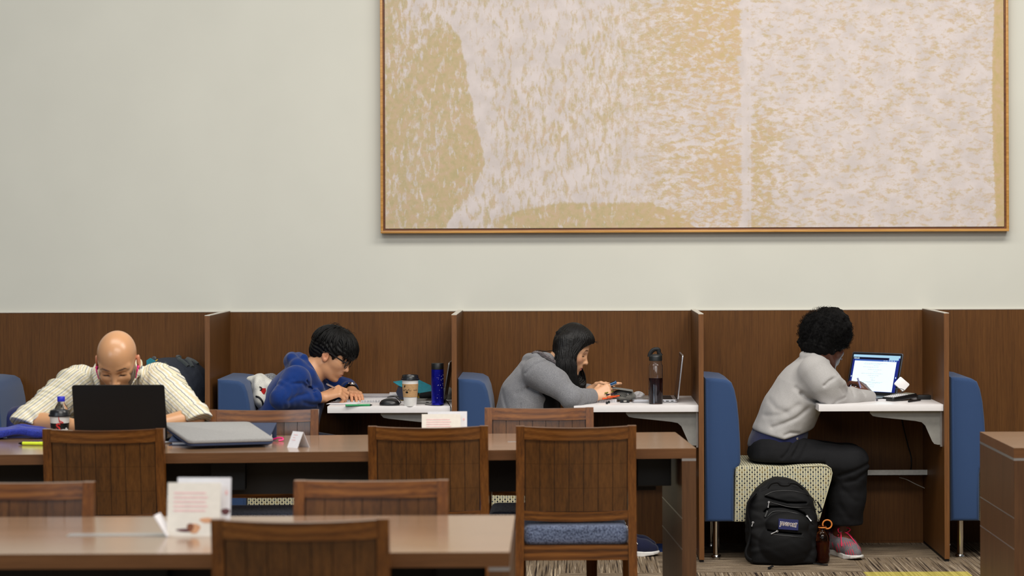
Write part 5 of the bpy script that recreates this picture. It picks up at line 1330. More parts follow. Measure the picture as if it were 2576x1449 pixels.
# sleeve lying slanted on the binder
P4 = [on(474, 1107, TZ + .036), on(690, 1101, TZ + .036), at(628, 1060, 8.92), at(409, 1062, 8.92)]
t = thing('laptop_sleeve', 'grey padded laptop sleeve lying on the navy binder', 'laptop sleeve', tuple((P4[0] + P4[2]) / 2 - Vector((0, 0, .03))))
def patch_slab(pts, z0, z1, rad=.12, n=6):
    """rounded quad slab over four corner points"""
    ring = []
    for i in range(4):
        a, b, c = pts[i - 1], pts[i], pts[(i + 1) % 4]; p0 = b + (a - b) * rad; p1 = b + (c - b) * rad
        for k in range(n + 1):
            s = k / n; ring.append(p0 * (1 - s) ** 2 + b * 2 * s * (1 - s) + p1 * s * s)
    bm = NB(); up = (pts[1] - pts[0]).cross(pts[3] - pts[0]).normalized(); c = sum(ring, Vector()) / len(ring)
    L = []
    for z, sc_ in ((z0, .975), (z0 + (z1 - z0) * .25, 1), (z0 + (z1 - z0) * .7, 1), (z1, .975)): L.append([bm.verts.new(c + (p - c) * sc_ + up * z) for p in ring])
    m = len(ring)
    for a, b in zip(L, L[1:]):
        for i in range(m): bm.faces.new((a[i], a[(i + 1) % m], b[(i + 1) % m], b[i]))
    bm.faces.new(L[0][::-1]); bm.faces.new(L[-1]); return bm
obj('cover', patch_slab(P4, -.016, 0, .07), M_sleeve, t, True, 50); obj('side_band', patch_slab([p + (sum(P4, Vector()) / 4 - p) * .006 for p in P4], -.026, -.014, .07), M_sleeveside, t, True, 50)
pen('ballpoint_pen', 'black and silver pen at the left corner of the laptop sleeve', on(404, 1117, TZ) + Vector((0, 0, .005)), on(450, 1116, TZ) + Vector((0, .03, .005)), .0045, M_silver, M_black)
bm = NB(); q = on(695, 1110, TZ); tube(bm, smooth_pts([q + Vector((-.02, .02, .004)), q + Vector((.005, .01, .012)), q + Vector((.022, .005, .012)), q + Vector((.026, -.005, .006)), q + Vector((.010, -.012, .003))], 5), .0035, 6); one('key_strap', 'small hot pink strap beside the ring binder', 'strap', bm, M_pink)
# tent card
q = on(748.5, 1127.5, TZ); u = Vector((-.72, .69, 0)); w_ = Vector((.72, .69, 0)); Lr = .060; Wd = .055; Hh = .0585
t = thing('tent_card', 'small white folded tent card between the sleeve and the middle table edge', 'table card', q)
rA, rB = q + w_ * Wd / 2 + Vector((0, 0, Hh)), q + w_ * Wd / 2 + u * Lr + Vector((0, 0, Hh)); th_ = .0012
for nm, a, b, c_, d_, nn in (('front_flap', q, q + u * Lr, rB, rA, (w_ * -1)), ('rear_flap', q + w_ * Wd, q + w_ * Wd + u * Lr, rB, rA, w_)):
    bm = NB(); o_ = nn.normalized() * th_; hexa(bm, [a, b, c_, d_], [a + o_, b + o_, c_ + o_, d_ + o_]); fp = obj(nm, bm, M_paper, t, False)
    if nm == 'front_flap':
        bm = NB()
        for k, (s0, s1) in enumerate(((.22, .62), (.22, .45), (.22, .55))):
            zf = .78 - .16 * k; A = q + u * Lr * (1 - s0); B = q + u * Lr * (1 - s1); lift = (w_ * Wd / 2 + Vector((0, 0, Hh))) ; oo = nn * .0016
            hexa(bm, [A + lift * zf + oo, B + lift * zf + oo, B + lift * (zf + .04) + oo, A + lift * (zf + .04) + oo], [x + nn * .0003 for x in (A + lift * zf + oo, B + lift * zf + oo, B + lift * (zf + .04) + oo, A + lift * (zf + .04) + oo)])
        obj('printed_line', bm, M_pinkink, fp, False)
# leaflet stands
def leaflet_stand(label, q, W, H, yaw, leaf=True, flip=False):
    t = thing('leaflet_stand', label, 'leaflet stand', q); M = Matrix.Translation(q) @ Matrix.Rotation(yaw, 4, 'Z')
    T = Matrix.Rotation(R(-7), 4, 'X')
    bm = NB(); box(bm, (-W * .5, 0, 0), (W * .36, .0014, H * .91), M=M @ T); c1 = obj('front_card', bm, M_cream, t, False)
    bm = NB(); box(bm, (-W * .37, .02, .002), (W * .5, .0214, H), M=M @ T); c2 = obj('rear_card', bm, M_paper, t, False)
    bm = NB()
    for k in range(5): box(bm, (-W * .40, -.0005, H * (.72 - .075 * k)), (W * (.12 + .03 * (k % 2)), 0, H * (.745 - .075 * k)), M=M @ T)
    obj('printed_line', bm, M_pinkink, c1, False)
    pm = [plain('print_brown', (132, 78, 48), .6), plain('print_tan', (214, 160, 120), .6), plain('print_maroon', (96, 52, 56), .6)]
    def blob(cx, cz, rx, rz, m, yy=-.0004, par=c1):
        bm = NB(); prism(bm, [(cx + rx * math.cos(a) * (1 + .15 * math.sin(3 * a)), cz + rz * math.sin(a)) for a in [2 * math.pi * i / 24 for i in range(24)]], yy, yy + .0003, 'XZ', 0, 2, M @ T); obj('printed_picture', bm, m, par, False)
    blob(-W * .18, H * .10, W * .17, H * .030, pm[2]); blob(-W * .06, H * .13, W * .10, H * .085, pm[1], -.0006); blob(-W * .12, H * .15, W * .055, H * .07, pm[0], -.0009); blob(W * .15, H * .27, W * .12, H * .045, pm[1], -.0006)
    blob(W * .43, H * .74, W * .022, H * .04, M_red if False else M_pinkink, .0194, c2); blob(W * .42, H * .42, W * .07, H * .055, pm[2], .0192, c2)
    bm = NB(); box(bm, (-W * .5, .001, 0), (W * .5, .02, .004), M=M); obj('holder_base', bm, M_clear, t, False)
    if leaf:
        bm = NB(); box(bm, (-.0012, -.02, 0), (.0012, .05, H * .42), M=M @ Matrix.Translation((-W * .47, .0, .001)) @ Matrix.Rotation(R(-32), 4, 'Y')); obj('side_flap', bm, M_paper, t, False)
    return t
leaflet_stand('blurred white leaflet stand on the nearest table, left of the foreground chair', on(497, 1349, TZ) , .165, .155, R(-3))
leaflet_stand('white and pink leaflet stand behind the chair on the middle table', on(1118, 1112, TZ), .1735, .118, R(2), False)
# ---- carrel A: dark backpack on the desk
ac_ = at(442, 960, 11.05)
def packA(P):
    Q = P - A3(ac_); d = ell(Q, (0, 0, -.02), (.17, .17, .135)); d = smin(d, ell(Q, (.05, 0, -.05), (.10, .17, .10)), .05); d = smin(d, ell(Q, (-.06, -.02, .03), (.10, .14, .08)), .04)
    d = d + .005 * wob(P, 40, 81) + .002 * wob(P, 110, 82)
    d = smax(d, -chain(P, [at(380, 915, 10.93), at(430, 905, 10.88), at(480, 925, 10.9)], [.003, .006, .003]), .014)
    d = smax(d, P[:, 0] - (DXL[0] - .004), .01); return smax(d, (DZ + .001) - P[:, 2], .012)
o = sdf_obj('backpack', packA, np.array(ac_) - .24, np.array(ac_) + .24, .0045, M_packgrey); tag(o, 'dark charcoal backpack heaped on the desk behind the bald man', 'backpack')
def skin_pts(fn, pts):
    """walks each point towards or away from the camera until it lies on the surface"""
    out = []
    for p in pts:
        v = Vector(p); d = (Vector((0, 0, EYE)) - v).normalized()
        for _ in range(60):
            e = float(fn(np.array([tuple(v)], f32))[0]); v = v - d * max(-.01, min(.01, e * .7)) if e > 0 else v + d * max(.0005, min(.01, -e * .7))
            if abs(e) < .0004: break
        out.append(v)
    return out
def ribbon(bm, pts, wd, th=.002):
    return tube(bm, pts, wd / 2, 8, True, th / (wd / 2))
def straps(par, fn, mat, name, lst, r, flat=.3):
    for p, Y in lst:
        bm = NB(); tube(bm, skin_pts(fn, smooth_pts([at(x, y, Y) for x, y in p], 4)), r, 8, True, 1); obj(name, bm, mat, par)
straps(o, packA, M_web, 'webbing', [([(385, 903), (404, 893), (428, 893), (452, 899)], 10.9), ([(449, 903), (462, 912), (473, 922)], 10.9), ([(466, 900), (486, 908), (497, 917)], 10.92), ([(393, 928), (410, 920), (418, 915)], 10.9), ([(470, 905), (478, 912), (484, 924)], 10.9)], .010)
bm = NB(); prism(bm, [(-.022, -.018), (.012, -.022), (.022, .006), (-.006, .022), (-.024, .010)], -.004, .004, 'XZ', .001, 1, Matrix.Translation(skin_pts(packA, [at(381, 912, 10.9)])[0])); obj('side_tag', bm, M_teal, o)
bm = NB(); a_ = skin_pts(packA, [at(391, 909, 10.9), at(396, 905, 10.9)]); tube(bm, a_, .003, 6); obj('zip_cord', bm, M_mustard, o)
jc = at(52, 1075, 11.0)
o = sdf_obj('jacket', lambda P: smax(ell(P, jc, (.10, .16, .105)) + .006 * wob(P, 45, 85), .452 - P[:, 2], .01), np.array(jc) - .22, np.array(jc) + .22, .006, fabric('dark_blue_nylon', (18, 26, 74), (28, 38, 100), 300, .6)); tag(o, 'dark blue jacket bundled on the left lounge chair', 'jacket')
# ---- carrel B
white_c = at(648, 985, 10.97)
def wj(P):
    S = squash(P, 10.99, 2.3); d = chain(S, [at(628, 956, 10.99), at(652, 953, 10.99), at(690, 968, 10.99)], [.018, .022, .020], .02); d = smin(d, chain(S, [at(654, 972, 10.99), at(664, 1005, 10.99), at(676, 1030, 10.99)], [.042, .040, .034], .03), .03)
    d = d + .006 * wob(P, 42, 88) + .003 * wob(P, 90, 87); d = smax(d, -chain(P, [at(624, 968, 10.84), at(645, 962, 10.80), at(680, 975, 10.82)], [.004, .006, .004]), .010); d = smax(d, -chain(P, [at(634, 990, 10.82), at(650, 980, 10.8)], [.003, .005]), .01)
    return d
o = sdf_obj('jacket', wj, np.array(white_c) - .24, np.array(white_c) + .24, .0045, M_jacket); tag(o, 'off white jacket with red badge behind the back of the man in blue', 'jacket')
bm = NB(); q = skin_pts(wj, [at(662, 981, 10.82)])[0]; Mx = Matrix.Translation(q + Vector((0, -.010, 0))) @ Matrix.Rotation(R(-25), 4, 'Z') @ Matrix.Rotation(R(8), 4, 'Y') @ Matrix.Scale(.8, 4)
prism(bm, [(-.016, .014), (-.006, .010), (.016, .014), (.020, -.004), (.012, -.022), (-.004, -.024), (-.014, -.006)], -.001, .004, 'XZ', 0, 1, Mx); bd = obj('badge', bm, M_red, o, False)
bm = NB(); tube(bm, [Mx @ Vector(p) for p in ((-.024, -.002, .016), (-.012, -.002, .014), (-.006, -.002, .006), (-.014, -.002, -.004), (-.02, -.002, -.006))], .0028, 6); obj('badge_mark', bm, M_black, bd)
bm = NB(); tube(bm, skin_pts(wj, smooth_pts([at(644, 997, 10.82), at(652, 1000, 10.82), at(660, 1010, 10.82), at(662, 1022, 10.82)], 4)), .0045, 6); obj('hem_trim', bm, M_black, o)
def knit(P): return chain(squash(P, 11.05, 2), [at(666, 951, 11.05), at(684, 951, 11.05), at(700, 962, 11.05)], [.017, .02, .02], .01) + .003 * wob(P, 90, 90)
c_ = np.array(at(684, 955, 11.05)); o = sdf_obj('scarf', knit, c_ - .1, c_ + .1, .004, M_greyknit); tag(o, 'grey knitted scarf end between the white jacket and the blue hoodie', 'scarf')
# papers and notebooks
def sheet_stack(name, label, cat, c, w, d, h, yaw, mat, group=None, layers=1, jitter=0):
    t = None; bm = NB(); M = Matrix.Translation(c) @ Matrix.Rotation(yaw, 4, 'Z'); rnd = random.Random(int(w * 1e4))
    for i in range(layers): box(bm, (-w / 2 + rnd.uniform(-jitter, jitter), -d / 2 + rnd.uniform(-jitter, jitter), h * i / layers), (w / 2 + rnd.uniform(-jitter, jitter), d / 2, h * (i + .86) / layers), M=M)
    return tag(obj(name, bm, mat, None, False), label, cat, group)
def desk_y(x, y): return on(x, y, DZ)
def spiral_notebook(label, c, w, d, h, yaw, coil_side='y-', group=None):
    t = thing('spiral_notebook', label, 'notebook', c, 0, group); M = Matrix.Translation(c) @ Matrix.Rotation(yaw, 4, 'Z')
    bm = NB(); box(bm, (-w / 2, -d / 2, 0), (w / 2, d / 2, h), .0006, 1, M); obj('pages', bm, M_paper, t, False)
    bm = NB(); n = int(w / .0075)
    for i in range(n):
        x = -w / 2 + (i + .5) * w / n; tube(bm, [M @ Vector((x, -d / 2 + .002 + .0055 * math.cos(a), h / 2 + .0058 * math.sin(a))) for a in [2 * math.pi * k / 8 for k in range(9)]], .0009, 4, False)
    co_ = obj('spiral_coil', bm, M_black, t)
    return t
spiral_notebook('open spiral notebook under the writing hands of the man in blue', desk_y(912, 1013) + Vector((.02, .105, .001)), .21, .17, .008, R(3))
sheet_stack('paper', 'loose white sheets at the left end of the blue hoodie desk', 'paper', desk_y(846, 1018) + Vector((.03, .09, .0008)), .14, .16, .003, R(-4), M_paper, None, 3, .006)
sheet_stack('notebook', 'grey edged closed notebook behind the spiral notebook', 'notebook', desk_y(940, 1003) + Vector((.03, .04, .001)), .28, .17, .016, R(-2), plain('lined_pages', (188, 184, 186), .7, 0, .3, .08, 200), None, 6, .004)
sheet_stack('notebook', 'thin white notebook under the teal packet', 'notebook', desk_y(1002, 1002) + Vector((.02, .05, .001)), .13, .16, .022, R(4), M_paper, None, 5, .004)
pen('ballpoint_pen', 'green pen with olive grip lying at the desk edge', desk_y(869, 1023) + Vector((0, 0, .0055)), desk_y(936, 1022.5) + Vector((0, .02, .0055)), .0052, M_green, M_black, .012, 'pen', None); 
w0 = P_blue['wrN']
pen('mechanical_pencil', 'silver mechanical pencil in the hand of the man in blue', at(822, 966, 10.86), at(876, 992, 11.0), .0042, M_silver, M_black, .012, 'pencil')
mp = desk_y(978, 1021) + Vector((0, .03, 0))
def mouse(P):
    Q = P - A3(mp); d = ell(Q, (0, 0, .004), (.047, .031, .030)); d = smin(d, ell(Q, (.012, 0, .004), (.036, .031, .024)), .01); d = smax(d, -Q[:, 2] + .001, .004); return smax(d, -(np.abs(Q[:, 1]) * 0 + np.sqrt(((Q - A3((-.02, 0, .030))) ** 2).sum(1)) - .003), .002)
o = sdf_obj('computer_mouse', mouse, np.array(mp) - .07, np.array(mp) + .07, .0025, plain('mouse_black', (20, 20, 22), .32, 0, .5)); tag(o, 'black computer mouse left of the white coffee cup', 'mouse')
bm = NB(); tube(bm, smooth_pts([mp + Vector((.044, .0, .008)), mp + Vector((.05, .05, .012)), mp + Vector((.02, .10, .034)), mp + Vector((-.02, .14, .028)), mp + Vector((.03, .2, .026)), mp + Vector((.12, .16, .012)), mp + Vector((.2, .14, .006)), mp + Vector((.26, .12, .006))], 6), .0022, 6); obj('cable', bm, M_black, o)
cp2 = desk_y(1031, 1022.2) + Vector((0, .03, 0)); cup2 = paper_cup('white paper coffee cup with brown sleeve and black lid', cp2, .0385, .0288, .123)
rr_ = lambda z: .0288 + (.0385 - .0288) * z / .123
bm = NB(); lathe(bm, [(rr_(.042) + .0004, .042), (rr_(.042) + .0015, .0425), (rr_(.104) + .0015, .1035), (rr_(.104) + .0004, .104)], cp2, 48); sl = obj('paper_sleeve', bm, M_kraft, cup2)
def on_cup(a, z): r = rr_(z) + .0022; return Vector((cp2.x + r * math.sin(R(a)), cp2.y - r * math.cos(R(a)), cp2.z + z))
bm = NB(); tube(bm, smooth_pts([on_cup(-62 + i * 6.1, .075 + .0022 * math.sin(i * 2.1) + (.006 if i in (5, 9) else 0) - (.005 if i in (10,) else 0)) for i in range(13)], 4), .0006, 5); tube(bm, smooth_pts([on_cup(28 + i * 5, .0755 + .0018 * math.sin(i * 2.3)) for i in range(8)], 4), .0006, 5); obj('script_lettering', bm, M_black, sl)
for a, z, rx, rz, k in ((-22, .066, .0065, .0042, .1), (-38, .094, .0028, .0055, .3)):
    bm = NB(); prism(bm, [(rx * math.cos(t_), rz * math.sin(t_)) for t_ in [2 * math.pi * i / 20 for i in range(20)]], -.0004, .0006, 'XZ', 0, 1, Matrix.Translation(on_cup(a, z)) @ Matrix.Rotation(R(a), 4, 'Z') @ Matrix.Rotation(k, 4, 'Y')); obj('bean_print', bm, M_black, sl, False)
tp = desk_y(1100, 1020.5) + Vector((0, .03, 0)); t = thing('thermos_flask', 'tall cobalt blue metal flask with black lid and white specks', 'flask', tp)
bm = NB(); lathe(bm, [(0, 0), (.0285, 0), (.0292, .002), (.0292, .168), (.028, .1685)], tp, 48); bo = obj('body', bm, M_thermos, t)
bm = NB(); lathe(bm, [(.028, .1685), (.0288, .169), (.0290, .1955), (.0275, .1975), (0, .198)], tp, 48); obj('lid', bm, M_black, t)
bm = NB(); rnd = random.Random(4)
for i in range(26):
    a = R(rnd.uniform(-5, 70)); z = rnd.uniform(.09, .155) if i < 20 else rnd.uniform(.02, .09); r_ = .0293; s_ = rnd.uniform(.0005, .0014)
    prism(bm, [(s_ * math.cos(k * math.pi / 3), s_ * math.sin(k * math.pi / 3)) for k in range(6)], -.0002, .0002, 'XZ', 0, 1, Matrix.Translation((tp.x + r_ * math.sin(a), tp.y - r_ * math.cos(a), tp.z + z)) @ Matrix.Rotation(a, 4, 'Z'))
obj('speckle_print', bm, M_logowhite, bo, False)
hb = at(1117.5, 1009, 10.96); hb.z = DZ
laptop('slim laptop seen edge on beside the blue flask', hb, (-1, .03), .22, .16, .185, R(9.5), plain('grey_shell', (150, 148, 144), .35, .6), M_keys, ports=True)
# snack packet: folded card in teal, navy and mustard
t = thing('snack_packet', 'crumpled teal, navy and mustard packet behind the coffee cup', 'packet', at(1030, 1000, 11.06))
def poly_slab(name, pts, mat, th=.006):
    bm = NB(); nrm = (Vector(pts[1]) - Vector(pts[0])).cross(Vector(pts[2]) - Vector(pts[0])).normalized() * th
    A = [bm.verts.new(p) for p in pts]; B = [bm.verts.new(Vector(p) + nrm) for p in pts]; n = len(A)
    bm.faces.new(A); bm.faces.new(B[::-1])
    for i in range(n): bm.faces.new((A[i], B[i], B[(i + 1) % n], A[(i + 1) % n]))
    return obj(name, bm, mat, t, False)
poly_slab('upper_flap', [at(989, 961.5, 11.10), at(1006, 973, 11.08), at(1056, 990, 11.06), at(1086, 985, 11.10), at(1084, 971, 11.18), at(1050, 955, 11.22), at(1010, 958, 11.20)], M_teal, .004)
poly_slab('side_wall', [at(1003, 972, 11.12), at(998, 985, 11.12), at(1006, 1003, 11.12), at(1040, 1006, 11.12), at(1054, 990, 11.12), at(1040, 975, 11.12)], M_navyprint, .05)
poly_slab('lower_fold', [at(1005, 1004, 11.10), at(1012, 1008.5, 11.10), at(1052, 1008.5, 11.10), at(1063, 1000, 11.10), at(1057, 986, 11.10), at(1040, 994, 11.10)], M_mustard, .012)
def blk(P): return chain(squash(P, 11.05, 1.8), [at(1062, 996, 11.05), at(1082, 994, 11.05)], [.015, .017]) + .002 * wob(P, 90, 91)
c_ = np.array(at(1072, 996, 11.05)); o = sdf_obj('pencil_case', blk, c_ - .09, c_ + .09, .004, M_blackcloth); tag(o, 'small black case between the snack packet and the blue flask', 'case')
def gp(P): return smax(ell(P, at(1126, 990, 11.18), (.028, .06, .034)) + .002 * wob(P, 80, 92), P[:, 0] - (DXL[1] - .002), .004)
c_ = np.array(at(1126, 990, 11.18)); o = sdf_obj('pouch', gp, c_ - .09, c_ + .09, .004, M_pouch); tag(o, 'grey green pouch behind the edge on laptop lid', 'pouch')
bm = NB(); tube(bm, smooth_pts([desk_y(1070, 1019.5) + Vector((0, 0, .003)), desk_y(1095, 1021.5) + Vector((0, 0, .003)), desk_y(1114, 1020) + Vector((0, 0, .003)), desk_y(1119, 1010) + Vector((0, 0, .006)), desk_y(1126, 1014) + Vector((0, 0, .006)), desk_y(1133, 1020) + Vector((-.004, -.004, .002)), at(1134, 1028, 10.71), at(1134, 1060, 10.715)], 6), .002, 6); one('cable', 'thin black cable at the foot of the blue flask', 'cable', bm, M_black)
# ---- carrel C
HNc = P_grey['HN']; ph = at(1524, 971, 10.955); d_ = (at(1551, 959, 10.955) - at(1518, 973, 10.955)).normalized(); nrm_ = Vector((-d_.z, 0, d_.x)); 
Mp = Matrix(((d_.x, 0, nrm_.x, ph.x), (d_.y, 1, nrm_.y, ph.y), (d_.z, 0, nrm_.z, ph.z), (0, 0, 0, 1))); t = thing('mobile_phone', 'blue mobile phone in the hands of the woman in grey hoodie', 'phone', ph)
bm = NB(); prism(bm, rpoly(-.088, -.036, .054, .036, .008), -.0065, .0045, 'XY', .002, 2, Mp); obj('case', bm, M_phone, t)
bm = NB(); prism(bm, rpoly(-.085, -.034, .051, .034, .006), .0046, .0054, 'XY', 0, 1, Mp); obj('screen', bm, M_lidblack, t, False)
bm = NB(); box(bm, (-.07, -.0368, -.0025), (.05, -.0358, .0012), M=Mp); box(bm, (-.07, .0358, -.0025), (.05, .0368, .0012), M=Mp); obj('side_groove', bm, M_navyprint, t, False)
pcs = at(1566, 993, 11.0)
def pcase(P):
    Q = P - A3(pcs); d = ell(Q, (0, 0, -.002), (.055, .07, .026)); d = smin(d, ell(Q, (.036, 0, -.006), (.024, .06, .016)), .02)
    d = smax(d, -chain(Q, [(-.055, -.06, -.002), (.0, -.062, .004), (.022, -.05, -.006)], [.010, .013, .006]), .006); d = smax(d, DZ + .001 - P[:, 2], .006); return d + .0015 * wob(P, 90, 93)
o = sdf_obj('pencil_case', pcase, np.array(pcs) - .11, np.array(pcs) + .11, .0035, M_pouch); tag(o, 'open grey canvas pencil case spilling orange pens', 'pencil case')
bm = NB(); box(bm, (-.05, -.05, -.002), (.05, .05, .002), .001, 1, Matrix.Translation(at(1566, 979, 10.97)) @ Matrix.Rotation(R(9), 4, 'Y')); obj('flap', bm, M_pouch, o)
bm = NB(); tube(bm, [at(1577, 992, 10.92), at(1580, 989, 10.92), at(1582, 993, 10.92)], .003, 6); obj('zip_pull', bm, M_chrome, o)
for p, q, m, nm in (((1516, 1003.5), (1556, 997), M_orange, 'orange pen lying lowest before the grey pencil case'), ((1528, 999.5), (1562, 995), M_orange, 'second orange pen, upper of the two at the pencil case'), ((1526, 993), (1553, 989.5), M_navyprint, 'dark blue pen sticking out of the pencil case'), ((1522, 989), (1545, 984), M_olive, 'olive pen topmost at the mouth of the pencil case')):
    pen('ballpoint_pen', nm, at(*p, 10.88), at(*q, 10.93), .0034, m, M_black, .010, 'pen', None)
spiral_notebook('white spiral notebook beside the sleeve of the woman in grey hoodie', desk_y(1512, 1013.5) + Vector((.0, .075, .0005)), .145, .12, .014, R(3))
for k, (x, y) in enumerate(((1526.5, 1015.5), (1531.5, 1013.5))):
    q = desk_y(x, y) + Vector((0, -.028, .0065)); bm = NB(); lathe(bm, [(0, -.0065), (.005, -.005), (.0062, 0), (.0045, .0045), (0, .006)], q, 14); one('earbud', ('left' if k == 0 else 'right') + ' one of two black earbuds before the notebook', 'earbud', bm, M_black, 'black earbuds')
bm = NB(); q = desk_y(1572, 1013.5) + Vector((0, .012, 0)); box(bm, (-.022, -.011, 0), (.022, .011, .0135), .003, 2, Matrix.Translation(q) @ Matrix.Rotation(R(-6), 4, 'Z')); o = one('eraser', 'small black eraser between notebook and silver laptop', 'eraser', bm, M_black)
bm = NB(); box(bm, (-.006, -.0112, .002), (.010, .0112, .0115), .001, 1, Matrix.Translation(q + Vector((0, 0, .0006))) @ Matrix.Rotation(R(-6), 4, 'Z')); obj('band', bm, M_steel, o)
pw = at(1605, 994, 11.0)
def wrapf(P):
    Q = P - A3(pw); d = ell(Q, (0, 0, 0), (.024, .024, .017)); d = smin(d, chain(Q, [(.015, 0, .002), (.029, 0, .004)], [.010, .003]), .006); return d + .0055 * np.abs(wob(P, 150, 94)) - .003
t_ = NT('crinkled_clear_film'); M_film = t_.fin(t_.ramp(t_.noise(t_.co(), 150, 3), [(.4, lin((214, 212, 212))), (.6, lin((244, 242, 244)))]), .12, 0, .6, Transmission_Weight=.6, IOR=1.2)
o = sdf_obj('plastic_wrapper', wrapf, np.array(pw) - .05, np.array(pw) + .05, .0022, M_film); tag(o, 'crumpled clear plastic wrapper left of the dark drink bottle', 'wrapper')
bq = desk_y(1650.3, 1017.6) + Vector((0, .034, 0)); t = thing('drink_bottle', 'clear bottle of dark tea with black carry loop lid', 'bottle', bq)
bm = NB(); lathe(bm, [(0, .001), (.031, .001), (.0335, .004), (.0338, .1795), (.0325, .184), (.0295, .188), (.0285, .192), (.0285, .204), (.0265, .204), (.0265, .190), (.031, .182), (.0318, .005), (0, .004)], bq, 48); obj('body', bm, M_clear, t)
bm = NB(); lathe(bm, [(0, .0045), (.0312, .0052), (.0314, .1235), (0, .1235)], bq, 48); obj('tea', bm, M_tea, t)
bm = NB(); lathe(bm, [(.0285, .2035), (.0315, .2045), (.0315, .222), (.0300, .228), (.022, .234), (0, .236)], bq, 40); ld = obj('lid', bm, plain('lid_black', (24, 27, 27), .45), t)
bm = NB(); tube(bm, smooth_pts([bq + Vector((-.029, 0, .222)), bq + Vector((-.024, 0, .240)), bq + Vector((-.010, 0, .255)), bq + Vector((.008, 0, .258)), bq + Vector((.015, 0, .253)), bq + Vector((.016, 0, .242)), bq + Vector((.026, 0, .226))], 5), .0065, 8, True, 1.5); obj('carry_loop', bm, M_black, ld)
bm = NB(); box(bm, (-.006, -.006, -.003), (.010, .006, .004), .001, 1, Matrix.Translation(bq + Vector((.012, 0, .2575)))); obj('spout_cap', bm, M_black, ld)
hq = desk_y(1704, 1013.3) + Vector((0, .15, 0)); laptop('silver laptop open side on at the right end of the middle desk', hq, (-1, 0), .30, .212, .213, R(6.6), M_silver, M_keys, ports=True)
# ---- carrel D
bl_, br_ = at(2131, 1000, 11.25), at(2250, 1001, 11.06); bl_.z = br_.z = DZ; wdir = (br_ - bl_); wl = wdir.length; wdir.normalize(); nd = Vector((-wdir.y, wdir.x, 0)); nd = nd if nd.y < 0 else -nd
M_scr = emit('screen_white', (226, 246, 252), 1.25)
t, L, lid = laptop('open laptop with bright white page on screen before the afro person', (bl_ + br_) / 2, (nd.x, nd.y), .30, .16, .213, R(17), plain('space_grey_shell', (92, 92, 98), .35, .5), M_keys, emit('screen_blue', (30, 48, 150), .7))
def scr(name, y0, y1, z0, z1, mat, lift=.0012):
    bm = NB(); box(bm, (lift - .0002, y0, z0), (lift + .0003, y1, z1), M=L); return obj(name, bm, mat, lid, False)
# y runs to the user's left or right; find which sign is towards picture right
sg = 1 if (L.to_3x3() @ Vector((0, 1, 0))).x > 0 else -1
def S(a, b): return (min(sg * a, sg * b), max(sg * a, sg * b))
hw_ = .30 / 2 - .012; e_dark = emit('screen_navy', (12, 14, 52), .6); e_pale = emit('screen_pale', (170, 214, 236), 1.0); e_mid = emit('screen_toolbar', (70, 110, 200), .8); e_txt = emit('screen_text', (196, 212, 218), .95)
scr('browser_bar', *S(-hw_, hw_), .187, .199, e_pale); scr('header_bar', *S(-hw_, .072), .176, .186, e_dark); scr('header_tab', *S(.075, hw_ - .008), .176, .187, e_pale)
scr('tool_bar', *S(-hw_ + .012, hw_ - .014), .168, .1755, e_mid, .0013); scr('page', *S(-hw_ + .012, hw_ - .018), .018, .168, M_scr, .0013)
bm = NB(); rnd = random.Random(9)
for z, a, b in ((.158, -.065, .07), (.1535, -.07, .035), (.146, -.01, .02), (.138, -.07, .02), (.126, -.04, .042), (.116, -.005, .02), (.106, -.075, .05), (.096, -.035, .03), (.086, -.02, .012), (.078, -.01, .0), (.073, -.012, .015), (.064, -.078, .06), (.0595, -.03, .045), (.050, -.022, .014), (.040, -.01, .012)):
    y = a
    while y < b:
        w2 = rnd.uniform(.006, .016); q_ = S(y, min(b, y + w2)); box(bm, (.0016, q_[0], z - .0008), (.0019, q_[1], z + .0008), M=L); y += w2 + .002
obj('screen_text', bm, e_txt, lid, False)
me = text_mesh('webwork', .0085, .0001, 0, .0002, 'LEFT'); me.transform(L @ Matrix.Translation((.0018, -sg * hw_ + sg * .004, .181)) @ Matrix(((0, 0, 1, 0), (sg, 0, 0, 0), (0, 1, 0, 0), (0, 0, 0, 1)))); link('screen_title', me, M_scr, lid, False)
bm = NB()
for y in (-hw_ + .006, hw_ - .008):
    q_ = S(y - .002, y + .002); box(bm, (.0016, q_[0], .086), (.002, q_[1], .093), M=L)
obj('page_arrow', bm, M_scr, lid, False)
bm = NB()
for y in (.045, .055, .062, .075, .085, .093, .104): q_ = S(y, y + .004); box(bm, (.0018, q_[0], .1705), (.0021, q_[1], .1735), M=L)
obj('tool_icon', bm, M_scr, lid, False)
# white drive leaning behind the laptop
t = thing('portable_drive', 'white rounded portable drive leaning beside the lit laptop', 'drive', at(2268, 985, 11.05)); cpt = at(2268.5, 967.5, 11.06)
Md = Matrix.Translation(cpt) @ Matrix.Rotation(R(-18), 4, 'X') @ Matrix.Rotation(R(43), 4, 'Y'); bm = NB(); prism(bm, rpoly(-.031, -.024, .029, .026, .007), -.006, .006, 'XZ', .002, 2, Md); obj('shell', bm, M_white, t)
bm = NB(); tube(bm, smooth_pts([at(2252, 979, 11.0), at(2262, 977.5, 11.0), at(2274, 981, 11.0), at(2268, 987, 11.0), at(2252, 990, 11.0), at(2240, 993, 11.0)], 6), .0016, 6); obj('cable', bm, M_black, t)
